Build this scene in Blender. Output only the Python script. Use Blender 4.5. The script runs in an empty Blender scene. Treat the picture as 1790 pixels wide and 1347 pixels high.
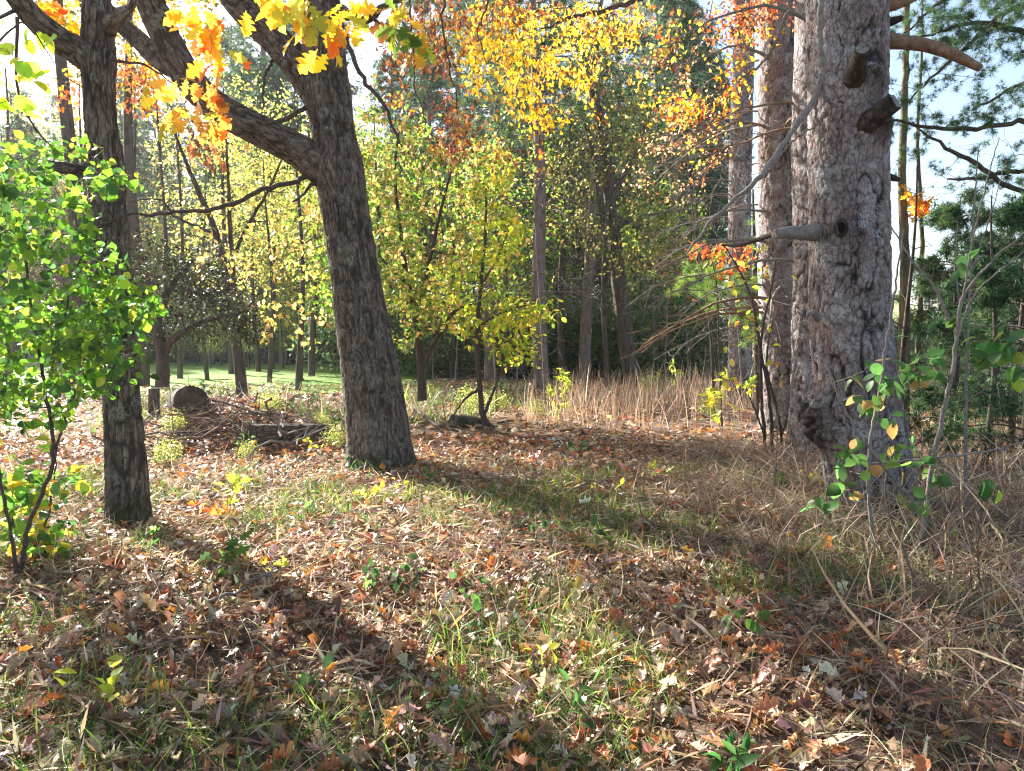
import bpy, math
import numpy as np
from mathutils import Vector, Matrix

# ------------------------------------------------------------------ camera, sky, sun, exposure
SC = bpy.context.scene
COL = SC.collection
RNG = np.random.default_rng(11)
PW, PH, FPX, HZ, EYE = 1790.0, 1347.0, 1350.0, 590.0, 1.5
PITCH = math.atan((PH / 2 - HZ) / FPX)
cam_d = bpy.data.cameras.new('camera'); cam = bpy.data.objects.new('camera', cam_d); COL.objects.link(cam)
cam_d.sensor_width = 36.0; cam_d.lens = FPX / PW * 36.0; cam_d.clip_start = 0.05; cam_d.clip_end = 1500
cam.location = (0, 0, EYE); cam.rotation_euler = (math.pi / 2 - PITCH, 0, 0)
SC.camera = cam

SUN_AZ, SUN_EL = math.radians(-43), math.radians(30)
world = bpy.data.worlds.new('World'); SC.world = world; world.use_nodes = True
_nt = world.node_tree
_sky = _nt.nodes.new('ShaderNodeTexSky'); _sky.sky_type = 'NISHITA'; _sky.sun_disc = False
_sky.sun_elevation = SUN_EL; _sky.sun_rotation = SUN_AZ; _sky.dust_density = 1.5; _sky.air_density = 1.0
_nt.nodes['Background'].inputs[1].default_value = 0.072
_nt.links.new(_sky.outputs[0], _nt.nodes['Background'].inputs[0])
sun_d = bpy.data.lights.new('sun', 'SUN'); sun = bpy.data.objects.new('sun', sun_d); COL.objects.link(sun)
sun_d.energy = 5.0; sun_d.angle = math.radians(0.53); sun_d.color = (1.0, 0.955, 0.88)
SDIR = Vector((math.sin(SUN_AZ) * math.cos(SUN_EL), math.cos(SUN_AZ) * math.cos(SUN_EL), math.sin(SUN_EL)))
sun.rotation_euler = SDIR.to_track_quat('Z', 'Y').to_euler()
sun.location = SDIR * 60
SC.view_settings.view_transform = 'Standard'; SC.view_settings.look = 'None'
SC.view_settings.exposure = 2.15; SC.view_settings.gamma = 1.0
HAZE = 0.0005
SC.render.engine = 'CYCLES'
SC.cycles.volume_bounces = 0
SC.cycles.use_denoising = True
SC.cycles.denoising_prefilter = 'NONE'
SC.cycles.filter_width = 1.2
SC.cycles.use_adaptive_sampling = False
SC.cycles.max_bounces = 7; SC.cycles.diffuse_bounces = 4; SC.cycles.glossy_bounces = 2
SC.cycles.transmission_bounces = 4; SC.cycles.transparent_max_bounces = 4
SC.cycles.sample_clamp_indirect = 6.0

# ------------------------------------------------------------------ helpers: noise, pixels, meshes
def _h(ix, iy, iz, seed):
    n = (ix * 374761393 + iy * 668265263 + iz * 2147483647 + seed * 1274126177) & 0xFFFFFFFF
    n = ((n ^ (n >> 13)) * 1274126177) & 0xFFFFFFFF
    n = ((n ^ (n >> 15)) * 2246822519) & 0xFFFFFFFF
    return ((n ^ (n >> 16)) & 0xFFFFFF) / 16777215.0

def vnoise(x, y, z, seed=0):
    x, y, z = np.broadcast_arrays(np.asarray(x, float), np.asarray(y, float), np.asarray(z, float))
    ix, iy, iz = (np.floor(a).astype(np.int64) for a in (x, y, z))
    fx, fy, fz = x - ix, y - iy, z - iz
    fx, fy, fz = (f * f * (3 - 2 * f) for f in (fx, fy, fz))
    out = 0
    for a in (0, 1):
        for b in (0, 1):
            for c in (0, 1):
                w = (fx if a else 1 - fx) * (fy if b else 1 - fy) * (fz if c else 1 - fz)
                out = out + w * _h(ix + a, iy + b, iz + c, seed)
    return out * 2 - 1

def cellular(u, v, nu, seed):
    iu, iv = np.floor(u).astype(np.int64), np.floor(v).astype(np.int64)
    f1 = np.full(u.shape, 9.0); f2 = f1.copy(); cid = np.zeros(u.shape)
    for du in (-1, 0, 1):
        for dv in (-1, 0, 1):
            cu, cv = iu + du, iv + dv
            k = np.mod(cu, nu)
            px = cu + 0.1 + 0.8 * _h(k, cv, 0 * k, seed); py = cv + 0.1 + 0.8 * _h(k, cv, 0 * k + 7, seed)
            d = np.sqrt((u - px) ** 2 + (v - py) ** 2)
            near = d < f1
            f2 = np.where(near, f1, np.minimum(f2, d))
            cid = np.where(near, _h(k, cv, 0 * k + 3, seed), cid)
            f1 = np.where(near, d, f1)
    return f1, f2, cid

def sstep(a, b, x):
    t = np.clip((x - a) / (b - a), 0, 1)
    return t * t * (3 - 2 * t)

_cp, _sp = math.cos(PITCH), math.sin(PITCH)
def at(px, py, d):
    """the point seen at pixel (px, py) whose distance along the ground, away from the camera, is d metres"""
    cx, cy = (px - PW / 2) / FPX, -(py - PH / 2) / FPX
    dy, dz = _cp + cy * _sp, -_sp + cy * _cp
    t = d / dy
    return np.array([cx * t, d, EYE + dz * t])

def project(p):
    p = np.atleast_2d(p)
    x, y, z = p[:, 0], p[:, 1], p[:, 2] - EYE
    f = y * _cp - z * _sp; u = y * _sp + z * _cp
    f = np.where(np.abs(f) < 1e-3, 1e-3, f)
    return PW / 2 + FPX * x / f, PH / 2 - FPX * u / f, f

def in_frame(p, m=20):
    x, y, f = project(p)
    return (f > 0.3) & (x > -m) & (x < PW + m) & (y > -m) & (y < PH + m)

def gz(x, y):
    x = np.asarray(x, float); y = np.asarray(y, float)
    near = np.clip(1.4 - y / 40, 0.2, 1)
    z = 0.05 * vnoise(x * 0.45, y * 0.45, 0, 5) * near + 0.018 * vnoise(x * 2.1, y * 2.1, 0, 6) * near
    z = z + 0.52 * np.exp(-((x + 4.25) / 1.0) ** 2 - ((y - 11.2) / 0.95) ** 2)
    z = z + 0.24 * np.exp(-((x + 3.3) / 0.9) ** 2 - ((y - 10.6) / 0.8) ** 2)
    z = z + 0.10 * np.exp(-((x - 2.9) / 1.0) ** 2 - ((y - 6.5) / 1.0) ** 2)
    return z

def ground_at(px, d):
    x = (px - PW / 2) / FPX * d
    return np.array([x, d, float(gz(x, d))])

def mesh(name, V, tris=None, quads=None, attrs=None, mat=None, smooth=False, fcol=None):
    me = bpy.data.meshes.new(name)
    V = np.ascontiguousarray(V, np.float32)
    nt_ = 0 if tris is None else len(tris); nq = 0 if quads is None else len(quads)
    li = []; ls = []
    if nt_: li.append(np.asarray(tris).ravel()); ls.append(np.arange(nt_) * 3)
    if nq: li.append(np.asarray(quads).ravel()); ls.append(nt_ * 3 + np.arange(nq) * 4)
    li = np.concatenate(li).astype(np.int32); ls = np.concatenate(ls).astype(np.int32)
    me.vertices.add(len(V)); me.vertices.foreach_set('co', V.ravel())
    me.loops.add(len(li)); me.loops.foreach_set('vertex_index', li)
    me.polygons.add(len(ls)); me.polygons.foreach_set('loop_start', ls)
    for k, a in (attrs or {}).items():
        a = np.asarray(a, np.float32)
        if a.ndim == 2: at_ = me.attributes.new(k, 'FLOAT_VECTOR', 'POINT'); at_.data.foreach_set('vector', a.ravel())
        else: at_ = me.attributes.new(k, 'FLOAT', 'POINT'); at_.data.foreach_set('value', a.ravel())
    if fcol is not None:
        at_ = me.attributes.new('tint', 'FLOAT_COLOR', 'FACE')
        c = np.ones((len(ls), 4), np.float32); c[:, :3] = fcol
        at_.data.foreach_set('color', c.ravel())
    me.update(calc_edges=True)
    if smooth: me.polygons.foreach_set('use_smooth', np.ones(len(ls), bool))
    if mat: me.materials.append(mat)
    return me

def obj(name, me, parent=None, loc=None):
    o = bpy.data.objects.new(name, me); COL.objects.link(o)
    if loc is not None: o.location = [float(v) for v in loc]
    if parent is not None: o.parent = parent
    return o

def tag(o, label=None, cat=None, group=None, kind=None):
    if label: o['label'] = label
    if cat: o['category'] = cat
    if group: o['group'] = group
    if kind: o['kind'] = kind
    return o

BASES = {}
def thing(name, base, label, cat, group=None):
    e = bpy.data.objects.new(name, None); COL.objects.link(e)
    e.empty_display_size = 0.2
    e.location = [float(v) for v in base]
    BASES[e.name] = tuple(float(v) for v in base)
    return tag(e, label, cat, group)

def part(name, me, parent):
    """a mesh written in world coordinates, hung under a thing (or under a part of it)"""
    o = bpy.data.objects.new(name, me); COL.objects.link(o); o.parent = parent
    top = parent
    while top.parent: top = top.parent
    if parent == top:
        b = BASES.get(top.name, (0, 0, 0))
        o.matrix_parent_inverse = Matrix.Translation((-b[0], -b[1], -b[2]))
    return o

def copy_tree(o, parent=None):
    c = o.copy(); COL.objects.link(c); c.parent = parent
    if parent is not None: c.matrix_parent_inverse = o.matrix_parent_inverse.copy()
    for ch in [x for x in o.children]:
        copy_tree(ch, c)
    return c

# ------------------------------------------------------------------ materials
def _mat(name):
    m = bpy.data.materials.new(name); m.use_nodes = True
    nt = m.node_tree; b = nt.nodes['Principled BSDF']
    return m, nt, b

def _ramp(nt, stops, fac):
    r = nt.nodes.new('ShaderNodeValToRGB'); e = r.color_ramp.elements
    while len(e) < len(stops): e.new(0.5)
    for i, (p, c) in enumerate(stops):
        e[i].position = p; e[i].color = (*c, 1)
    nt.links.new(fac, r.inputs[0]); return r.outputs[0]

def _noise(nt, scale, detail=4, rough=0.6, vec=None):
    n = nt.nodes.new('ShaderNodeTexNoise'); n.inputs['Scale'].default_value = scale
    n.inputs['Detail'].default_value = detail; n.inputs['Roughness'].default_value = rough
    if vec is not None: nt.links.new(vec, n.inputs['Vector'])
    return n.outputs['Fac']

def _mix(nt, a, b, f, mode='MIX'):
    m = nt.nodes.new('ShaderNodeMix'); m.data_type = 'RGBA'; m.blend_type = mode
    for s, v in ((6, a), (7, b), (0, f)):
        if hasattr(v, 'links') or isinstance(v, bpy.types.NodeSocket): nt.links.new(v, m.inputs[s])
        elif s == 0: m.inputs[0].default_value = v
        else: m.inputs[s].default_value = (*v, 1)
    return m.outputs[2]

def leaf_material(name, per_object=False, trans=0.5, rough=0.45, spec=0.35, boost=1.9):
    m, nt, b = _mat(name)
    if per_object:
        src = nt.nodes.new('ShaderNodeObjectInfo').outputs['Color']
    else:
        a = nt.nodes.new('ShaderNodeAttribute'); a.attribute_name = 'tint'; src = a.outputs['Color']
    tc = nt.nodes.new('ShaderNodeTexCoord')
    mott = _noise(nt, 7 if per_object else 38, 4, 0.65, tc.outputs['Object'])
    v = nt.nodes.new('ShaderNodeMapRange'); v.inputs[3].default_value = 0.72; v.inputs[4].default_value = 1.28
    nt.links.new(mott, v.inputs[0])
    hsv = nt.nodes.new('ShaderNodeHueSaturation'); nt.links.new(src, hsv.inputs['Color']); nt.links.new(v.outputs[0], hsv.inputs['Value'])
    nt.links.new(hsv.outputs[0], b.inputs['Base Color'])
    spots = _ramp(nt, [(0.60, (1, 1, 1)), (0.70, (0.62, 0.46, 0.34))], _noise(nt, 11 if per_object else 60, 4, .6, tc.outputs['Object']))
    hs2 = _mix(nt, hsv.outputs[0], spots, 1.0, 'MULTIPLY')
    nt.links.new(hs2, b.inputs['Base Color'])
    b.inputs['Roughness'].default_value = rough; b.inputs['Specular IOR Level'].default_value = spec
    t = nt.nodes.new('ShaderNodeBsdfTranslucent')
    g = nt.nodes.new('ShaderNodeHueSaturation'); g.inputs['Saturation'].default_value = 1.0; g.inputs['Value'].default_value = boost
    nt.links.new(hs2, g.inputs['Color']); nt.links.new(g.outputs[0], t.inputs['Color'])
    mx = nt.nodes.new('ShaderNodeMixShader'); mx.inputs[0].default_value = trans
    nt.links.new(b.outputs[0], mx.inputs[1]); nt.links.new(t.outputs[0], mx.inputs[2])
    nt.links.new(mx.outputs[0], nt.nodes['Material Output'].inputs['Surface'])
    return m

def bark_material(name, groove, plate_a, plate_b, lichen=None, lichen_amt=0.0, moss_z=0.0, scale=1.0, scaly=False):
    m, nt, b = _mat(name)
    a = nt.nodes.new('ShaderNodeAttribute'); a.attribute_name = 'crack'
    c = nt.nodes.new('ShaderNodeAttribute'); c.attribute_name = 'cell'
    tc = nt.nodes.new('ShaderNodeTexCoord')
    mp = nt.nodes.new('ShaderNodeMapping'); mp.inputs['Scale'].default_value = (1, 1, 0.28)
    nt.links.new(tc.outputs['Object'], mp.inputs[0])
    n1 = _noise(nt, 42 * scale, 6, 0.7, mp.outputs[0])
    n2 = _noise(nt, 2.2 * scale, 3, 0.6, tc.outputs['Object'])
    ad = nt.nodes.new('ShaderNodeMath'); ad.operation = 'MULTIPLY_ADD'; ad.inputs[1].default_value = 0.55
    nt.links.new(c.outputs['Fac'], ad.inputs[0])
    s1 = nt.nodes.new('ShaderNodeMath'); s1.operation = 'MULTIPLY_ADD'; s1.inputs[1].default_value = 0.6; s1.inputs[2].default_value = -0.08
    nt.links.new(n1, s1.inputs[0]); nt.links.new(s1.outputs[0], ad.inputs[2])
    plate = _ramp(nt, [(0.15, plate_a), (0.75, plate_b)], ad.outputs[0])
    bca = nt.nodes.new('ShaderNodeAttribute'); bca.attribute_name = 'barkco'
    mp2 = nt.nodes.new('ShaderNodeMapping'); mp2.inputs['Scale'].default_value = (1, 1, .5) if scaly else (1, 1, .2)
    nt.links.new(bca.outputs['Vector'], mp2.inputs[0])
    if scaly:
        wn = nt.nodes.new('ShaderNodeTexNoise'); wn.inputs['Scale'].default_value = 14; wn.inputs['Detail'].default_value = 4; nt.links.new(mp2.outputs[0], wn.inputs['Vector'])
        wm = nt.nodes.new('ShaderNodeVectorMath'); wm.operation = 'MULTIPLY_ADD'; wm.inputs[1].default_value = (.07, .07, .07); nt.links.new(wn.outputs['Color'], wm.inputs[0]); nt.links.new(mp2.outputs[0], wm.inputs[2])
        vo = nt.nodes.new('ShaderNodeTexVoronoi'); vo.feature = 'DISTANCE_TO_EDGE'; vo.inputs['Scale'].default_value = 26; nt.links.new(wm.outputs[0], vo.inputs['Vector'])
        fur = _ramp(nt, [(0.0, (.45, .45, .45)), (.10, (1, 1, 1))], vo.outputs['Distance'])
    else:
        nn = nt.nodes.new('ShaderNodeTexNoise'); nn.inputs['Scale'].default_value = 40; nn.inputs['Detail'].default_value = 5; nn.inputs['Roughness'].default_value = .6; nn.inputs['Distortion'].default_value = .5
        nt.links.new(mp2.outputs[0], nn.inputs['Vector'])
        ab = nt.nodes.new('ShaderNodeMath'); ab.operation = 'SUBTRACT'; ab.inputs[1].default_value = .5; nt.links.new(nn.outputs['Fac'], ab.inputs[0])
        ab2 = nt.nodes.new('ShaderNodeMath'); ab2.operation = 'ABSOLUTE'; nt.links.new(ab.outputs[0], ab2.inputs[0])
        fur = _ramp(nt, [(0.0, (.22, .22, .22)), (.08, (1, 1, 1))], ab2.outputs[0])
    cm = nt.nodes.new('ShaderNodeMath'); cm.operation = 'MULTIPLY'; nt.links.new(a.outputs['Fac'], cm.inputs[0]); nt.links.new(fur, cm.inputs[1])
    col = _mix(nt, groove, plate, cm.outputs[0])
    big = _ramp(nt, [(0.3, (0.72, 0.72, 0.72)), (0.7, (1.15, 1.15, 1.15))], n2)
    col = _mix(nt, col, big, 1.0, 'MULTIPLY')
    if lichen is not None:
        l1 = _noise(nt, 5.0, 5, 0.65, tc.outputs['Object'])
        lf = _ramp(nt, [(0.58 - lichen_amt, (0, 0, 0)), (0.66 - lichen_amt, (1, 1, 1))], l1)
        l2 = _noise(nt, 60, 3, 0.6, tc.outputs['Object'])
        lg = _ramp(nt, [(0.42, (0, 0, 0)), (0.52, (0.85, 0.85, 0.85))], l2)
        col = _mix(nt, col, lichen, _mix(nt, lf, lg, 1.0, 'MULTIPLY'))
    if moss_z > 0:
        sp = nt.nodes.new('ShaderNodeSeparateXYZ'); nt.links.new(tc.outputs['Object'], sp.inputs[0])
        mr = nt.nodes.new('ShaderNodeMapRange'); mr.inputs[1].default_value = moss_z; mr.inputs[2].default_value = 0.0
        nt.links.new(sp.outputs['Z'], mr.inputs[0])
        mm = nt.nodes.new('ShaderNodeMath'); mm.operation = 'MULTIPLY'
        nt.links.new(mr.outputs[0], mm.inputs[0]); nt.links.new(_noise(nt, 7, 4, 0.6, tc.outputs['Object']), mm.inputs[1])
        mf = _ramp(nt, [(0.28, (0, 0, 0)), (0.45, (0.8, 0.8, 0.8))], mm.outputs[0])
        col = _mix(nt, col, (0.035, 0.05, 0.014), mf)
    nt.links.new(col, b.inputs['Base Color'])
    b.inputs['Roughness'].default_value = 0.9; b.inputs['Specular IOR Level'].default_value = 0.15
    bp = nt.nodes.new('ShaderNodeBump'); bp.inputs['Strength'].default_value = 0.8; bp.inputs['Distance'].default_value = 0.012
    hh = nt.nodes.new('ShaderNodeMath'); hh.operation = 'MULTIPLY_ADD'; hh.inputs[1].default_value = .45
    nt.links.new(n1, hh.inputs[0]); nt.links.new(fur, hh.inputs[2])
    nt.links.new(hh.outputs[0], bp.inputs['Height']); nt.links.new(bp.outputs[0], b.inputs['Normal'])
    return m

def plain_material(name, stops, scale, rough=0.9, stretch=(1, 1, 1), bump=0.3, dist=0.01):
    m, nt, b = _mat(name)
    tc = nt.nodes.new('ShaderNodeTexCoord'); mp = nt.nodes.new('ShaderNodeMapping'); mp.inputs['Scale'].default_value = stretch
    nt.links.new(tc.outputs['Object'], mp.inputs[0])
    n = _noise(nt, scale, 6, 0.65, mp.outputs[0])
    nt.links.new(_ramp(nt, stops, n), b.inputs['Base Color'])
    b.inputs['Roughness'].default_value = rough; b.inputs['Specular IOR Level'].default_value = 0.2
    bp = nt.nodes.new('ShaderNodeBump'); bp.inputs['Strength'].default_value = bump; bp.inputs['Distance'].default_value = dist
    nt.links.new(n, bp.inputs['Height']); nt.links.new(bp.outputs[0], b.inputs['Normal'])
    return m

M = {}
M['leaf'] = leaf_material('leaf_mass', False, 0.55, .42, .32, 2.2)
M['leaf_one'] = leaf_material('leaf_single', True, 0.55, .42, .32, 2.2)
M['dry'] = leaf_material('dry_leaf_mass', False, 0.2, 0.42, 0.5, 1.4)
M['dry_one'] = leaf_material('dry_leaf_single', True, 0.2, 0.42, 0.5, 1.4)
M['needle'] = leaf_material('needles', False, 0.35, 0.5, 0.3, 1.7)
M['blade'] = leaf_material('grass_blades', False, 0.4, 0.5, 0.3, 1.7)
M['oak'] = bark_material('oak_bark', (0.055, 0.043, 0.034), (0.19, 0.148, 0.113), (0.30, 0.25, 0.205), (0.28, 0.30, 0.25), 0.02, 0.55)
M['pine'] = bark_material('pine_bark', (0.030, 0.022, 0.019), (0.21, 0.125, 0.105), (0.36, 0.325, 0.315), (0.38, 0.385, 0.38), 0.05, 0.0, 0.8, True)
M['pinefar'] = plain_material('pine_bark_far', [(0.32, (0.10, 0.075, 0.062)), (0.6, (0.26, 0.20, 0.175))], 9, stretch=(1, 1, 0.3), bump=0.8, dist=0.03)
M['darkbark'] = plain_material('dark_bark', [(0.3, (0.035, 0.027, 0.022)), (0.65, (0.13, 0.10, 0.08))], 11, stretch=(1, 1, 0.25), bump=0.8, dist=0.02)
M['twig'] = plain_material('twig_bark', [(0.3, (0.045, 0.033, 0.026)), (0.7, (0.13, 0.10, 0.08))], 30, bump=0.3)
M['greytwig'] = plain_material('grey_twig_bark', [(0.3, (0.13, 0.11, 0.095)), (0.7, (0.30, 0.265, 0.235))], 30, bump=0.3)
M['deadwood'] = plain_material('dead_wood', [(0.3, (0.13, 0.075, 0.045)), (0.7, (0.34, 0.22, 0.14))], 22, stretch=(1, 1, 1), bump=0.5)
M['mossbark'] = plain_material('mossy_bark', [(0.32, (0.055, 0.045, 0.032)), (0.5, (0.15, 0.125, 0.08)), (0.68, (0.20, 0.21, 0.06))], 9, stretch=(1, 1, 0.4), bump=1.0, dist=.02)

# ------------------------------------------------------------------ tubes and trunks
def spline(pts, n):
    P = np.asarray(pts, float)
    if len(P) == 2: return P[0] + (P[1] - P[0]) * np.linspace(0, 1, n)[:, None]
    d = np.r_[0, np.cumsum(np.linalg.norm(np.diff(P[:, :3], axis=0), axis=1))]
    t = np.linspace(0, d[-1], n)
    m = np.gradient(P, d, axis=0)
    k = np.clip(np.searchsorted(d, t, 'right') - 1, 0, len(d) - 2)
    h = (d[k + 1] - d[k])[:, None]; s = ((t - d[k])[:, None]) / h
    return ((2 * s ** 3 - 3 * s ** 2 + 1) * P[k] + (s ** 3 - 2 * s ** 2 + s) * h * m[k] + (-2 * s ** 3 + 3 * s ** 2) * P[k + 1] + (s ** 3 - s ** 2) * h * m[k + 1])

def frames(C):
    T = np.gradient(C, axis=0); T /= np.linalg.norm(T, axis=1)[:, None] + 1e-12
    a = np.array([0, -1.0, 0]) if abs(T[0][1]) < 0.9 else np.array([1.0, 0, 0])
    N = np.zeros_like(C); n = a - T[0] * a.dot(T[0]); n /= np.linalg.norm(n)
    for i in range(len(C)):
        n = n - T[i] * n.dot(T[i]); n /= np.linalg.norm(n) + 1e-12; N[i] = n
    return T, N, np.cross(T, N)

class Tubes:
    def __init__(self): self.V = []; self.Q = []; self.T = []; self.n = 0
    def add(self, C, r, sides=5, cap=True):
        C = np.asarray(C, float); r = np.asarray(r, float)
        T, N, B = frames(C)
        th = np.linspace(0, 2 * np.pi, sides, endpoint=False)
        ring = N[:, None, :] * np.cos(th)[None, :, None] + B[:, None, :] * np.sin(th)[None, :, None]
        V = (C[:, None, :] + ring * r[:, None, None]).reshape(-1, 3)
        k = len(C); i = np.arange(k - 1)[:, None] * sides; j = np.arange(sides)[None, :]; j2 = (j + 1) % sides
        Q = np.stack([i + j, i + j2, i + sides + j2, i + sides + j], -1).reshape(-1, 4) + self.n
        self.Q.append(Q)
        if cap:
            V = np.vstack([V, C[-1:]]); c = self.n + k * sides
            b = self.n + (k - 1) * sides
            jj = np.arange(sides)
            self.T.append(np.stack([b + jj, b + (jj + 1) % sides, np.full(sides, c)], -1))
        self.V.append(V); self.n += len(V)
    def build(self, name, mat, origin=(0, 0, 0)):
        V = np.concatenate(self.V) - np.asarray(origin, float)
        return mesh(name, V, np.concatenate(self.T) if self.T else None, np.concatenate(self.Q), None, mat, True)

def bark_tube(pts, radii, step, sides, style, seed, root=0.0, cap=False, lumps=()):
    """a trunk or limb with furrowed bark modelled into its surface; returns mesh arrays"""
    P = np.c_[np.asarray(pts, float), np.asarray(radii, float)]
    L = np.sum(np.linalg.norm(np.diff(P[:, :3], axis=0), axis=1))
    n = max(8, int(L / step)); S = spline(P, n); C, r = S[:, :3], np.maximum(S[:, 3], 0.004)
    T, N, B = frames(C)
    s = np.r_[0, np.cumsum(np.linalg.norm(np.diff(C, axis=0), axis=1))]
    th = np.linspace(0, 2 * np.pi, sides, endpoint=False)
    TH, SS = np.meshgrid(th, s); R = np.repeat(r[:, None], sides, 1)
    rm = float(np.mean(r)); cw, ch, depth = {'oak': (0.030, 0.26, 0.013), 'pine': (0.075, 0.24, 0.017), 'dead': (0.02, 0.25, 0.004)}[style]
    cx, cy = np.cos(TH) * rm, np.sin(TH) * rm
    wu = vnoise(cx * 9, cy * 9, SS * 5, seed) * 0.6 + vnoise(cx * 25, cy * 25, SS * 14, seed + 1) * 0.38 + vnoise(cx * 60, cy * 60, SS * 34, seed + 11) * 0.2
    wv = vnoise(cx * 7, cy * 7, SS * 4, seed + 2) * 0.5 + vnoise(cx * 40, cy * 40, SS * 24, seed + 12) * 0.16
    wx = 0.05 * vnoise(cx * 11, cy * 11, SS * 6, seed + 21) + 0.018 * vnoise(cx * 45, cy * 45, SS * 22, seed + 22)
    wy = 0.05 * vnoise(cx * 11 + 40, cy * 11, SS * 6, seed + 23) + 0.018 * vnoise(cx * 45, cy * 45 + 30, SS * 22, seed + 24)
    fine = vnoise(cx * 60, cy * 60, SS * 30, seed + 4)
    nu2 = max(5, int(round(2 * math.pi * rm / (cw * .33))))
    g1, g2, gid = cellular(TH / (2 * np.pi) * nu2 + wu * 1.4, SS / (ch * .22) + wv * 1.4, nu2, seed + 9)
    flake = sstep(0.0, 0.25, g2 - g1)
    if style == 'pine':
        nu1 = max(5, int(round(2 * math.pi * rm / .052)))
        f1, f2, cid = cellular(TH / (2 * np.pi) * nu1 + wu * .9, SS / .105 + wv * 1.3, nu1, seed)
        n1 = vnoise((cx + wx) * 8, (cy + wy) * 8, SS * 1.5, seed + 31)
        c1 = sstep(0.0, 0.075, np.abs(n1)); c2 = sstep(0.0, 0.20 + .12 * vnoise(cx * 6, cy * 6, SS * 3, seed + 13), f2 - f1)
        crack = c1 * (0.5 + 0.5 * c2) * (0.82 + 0.18 * flake)
        disp = .020 * (c1 - .6) + .007 * (c2 - .5) + .014 * (cid - .5) + 0.003 * (flake - 0.5) + 0.004 * (gid - 0.5) + .003 * fine
        cellv = np.clip(0.5 + 0.45 * vnoise(cx * 5, cy * 5, SS * 2.4, seed + 33) + 0.55 * (cid - .5) + .3 * (gid - .5), 0, 1) * .9 + .05
    else:
        fq = 36 if style == 'oak' else 44
        n1 = vnoise((cx + wx * .45) * fq, (cy + wy * .45) * fq, SS * fq * .16, seed + 31); n2 = vnoise((cx + wx * .3) * fq * 2, (cy + wy * .3) * fq * 2, SS * fq * .34, seed + 32)
        c1 = sstep(0.0, 0.34, np.abs(n1)); c2 = sstep(0.0, 0.26, np.abs(n2))
        crack = np.clip(c1 * (0.5 + 0.5 * c2) * (.85 + .15 * flake), 0, 1)
        disp = depth * (c1 * (.65 + .35 * c2) - .6) + depth * .25 * fine * crack
        cellv = np.clip(.5 + .5 * n2 + .3 * (gid - .5), 0, 1)
    scale = np.clip(R / 0.12, 0.25, 1.0)
    bulge = 0.045 * vnoise(cx * 3, cy * 3, SS * 1.6, seed + 5)
    R2 = R * (1 + bulge) + disp * scale
    if root > 0:
        fl = np.exp(-np.maximum(SS - 0.12, 0) / 0.17)
        R2 = R2 + R * root * fl * (0.35 + 0.65 * np.clip(np.cos(TH * 4 + 1.3 + vnoise(0, 0, SS, seed)), 0, 1))
    for (lt, ls_, amp, wt, ws) in lumps:
        dth = np.angle(np.exp(1j * (TH - lt)))
        w_ = np.exp(-(dth / wt) ** 2 - ((SS - ls_) / ws) ** 2); R2 = R2 + amp * w_ * (1 + .35 * vnoise(cx * 30, cy * 30, SS * 30, seed + 41)); crack = crack * (1 - .75 * np.clip(w_ * 1.3, 0, 1))
    V = C[:, None, :] + (N[:, None, :] * np.cos(TH)[..., None] + B[:, None, :] * np.sin(TH)[..., None]) * R2[..., None]
    i = np.arange(n - 1)[:, None] * sides; j = np.arange(sides)[None, :]; j2 = (j + 1) % sides
    Q = np.stack([i + j, i + j2, i + sides + j2, i + sides + j], -1).reshape(-1, 4)
    V = V.reshape(-1, 3); cr, ce = crack.ravel(), cellv.ravel(); tr = None; bc = np.stack([cx, cy, SS + seed * .37], -1).reshape(-1, 3)
    if cap:
        V = np.vstack([V, C[-1:]]); cr = np.r_[cr, 0.3]; ce = np.r_[ce, 0.1]; bc = np.vstack([bc, bc[-1:]])
        b = (n - 1) * sides; jj = np.arange(sides)
        tr = np.stack([b + jj, b + (jj + 1) % sides, np.full(sides, len(V) - 1)], -1)
    return V, tr, Q, {'crack': cr, 'cell': ce, 'barkco': bc}, (C, r)

def trunk_part(name, parent, pts, radii, step, sides, style, seed, mat, **kw):
    V, tr, Q, A, sk = bark_tube(pts, radii, step, sides, style, seed, **kw)
    part(name, mesh(name, V, tr, Q, A, mat, True), parent)
    return sk

def split_trunk(t, P, R, k, step, sides, seed, root):
    """furrowed trunk up to point k, a simpler stem above it"""
    C, r_ = trunk_part('trunk', t, P[:k], R[:k], step, sides, 'oak', seed, M['oak'], root=root)
    S = spline(np.c_[P[k - 1:], R[k - 1:]], 16); S[0, 3] *= .98; tb = Tubes(); tb.add(S[:, :3], S[:, 3], 16); part('upper_trunk', tb.build('upper_trunk', M['darkbark']), t)
    return np.vstack([C, np.repeat(S[1:, :3], 6, 0)]), np.r_[r_, np.repeat(S[1:, 3], 6)]

def px_path(rows, wobble=0):
    """rows (px, py, distance, width in px) -> points and radii in metres"""
    P = [at(a, b, d) for a, b, d, w in rows]; R = [w / FPX * d * 0.5 for a, b, d, w in rows]
    return P, R

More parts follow.
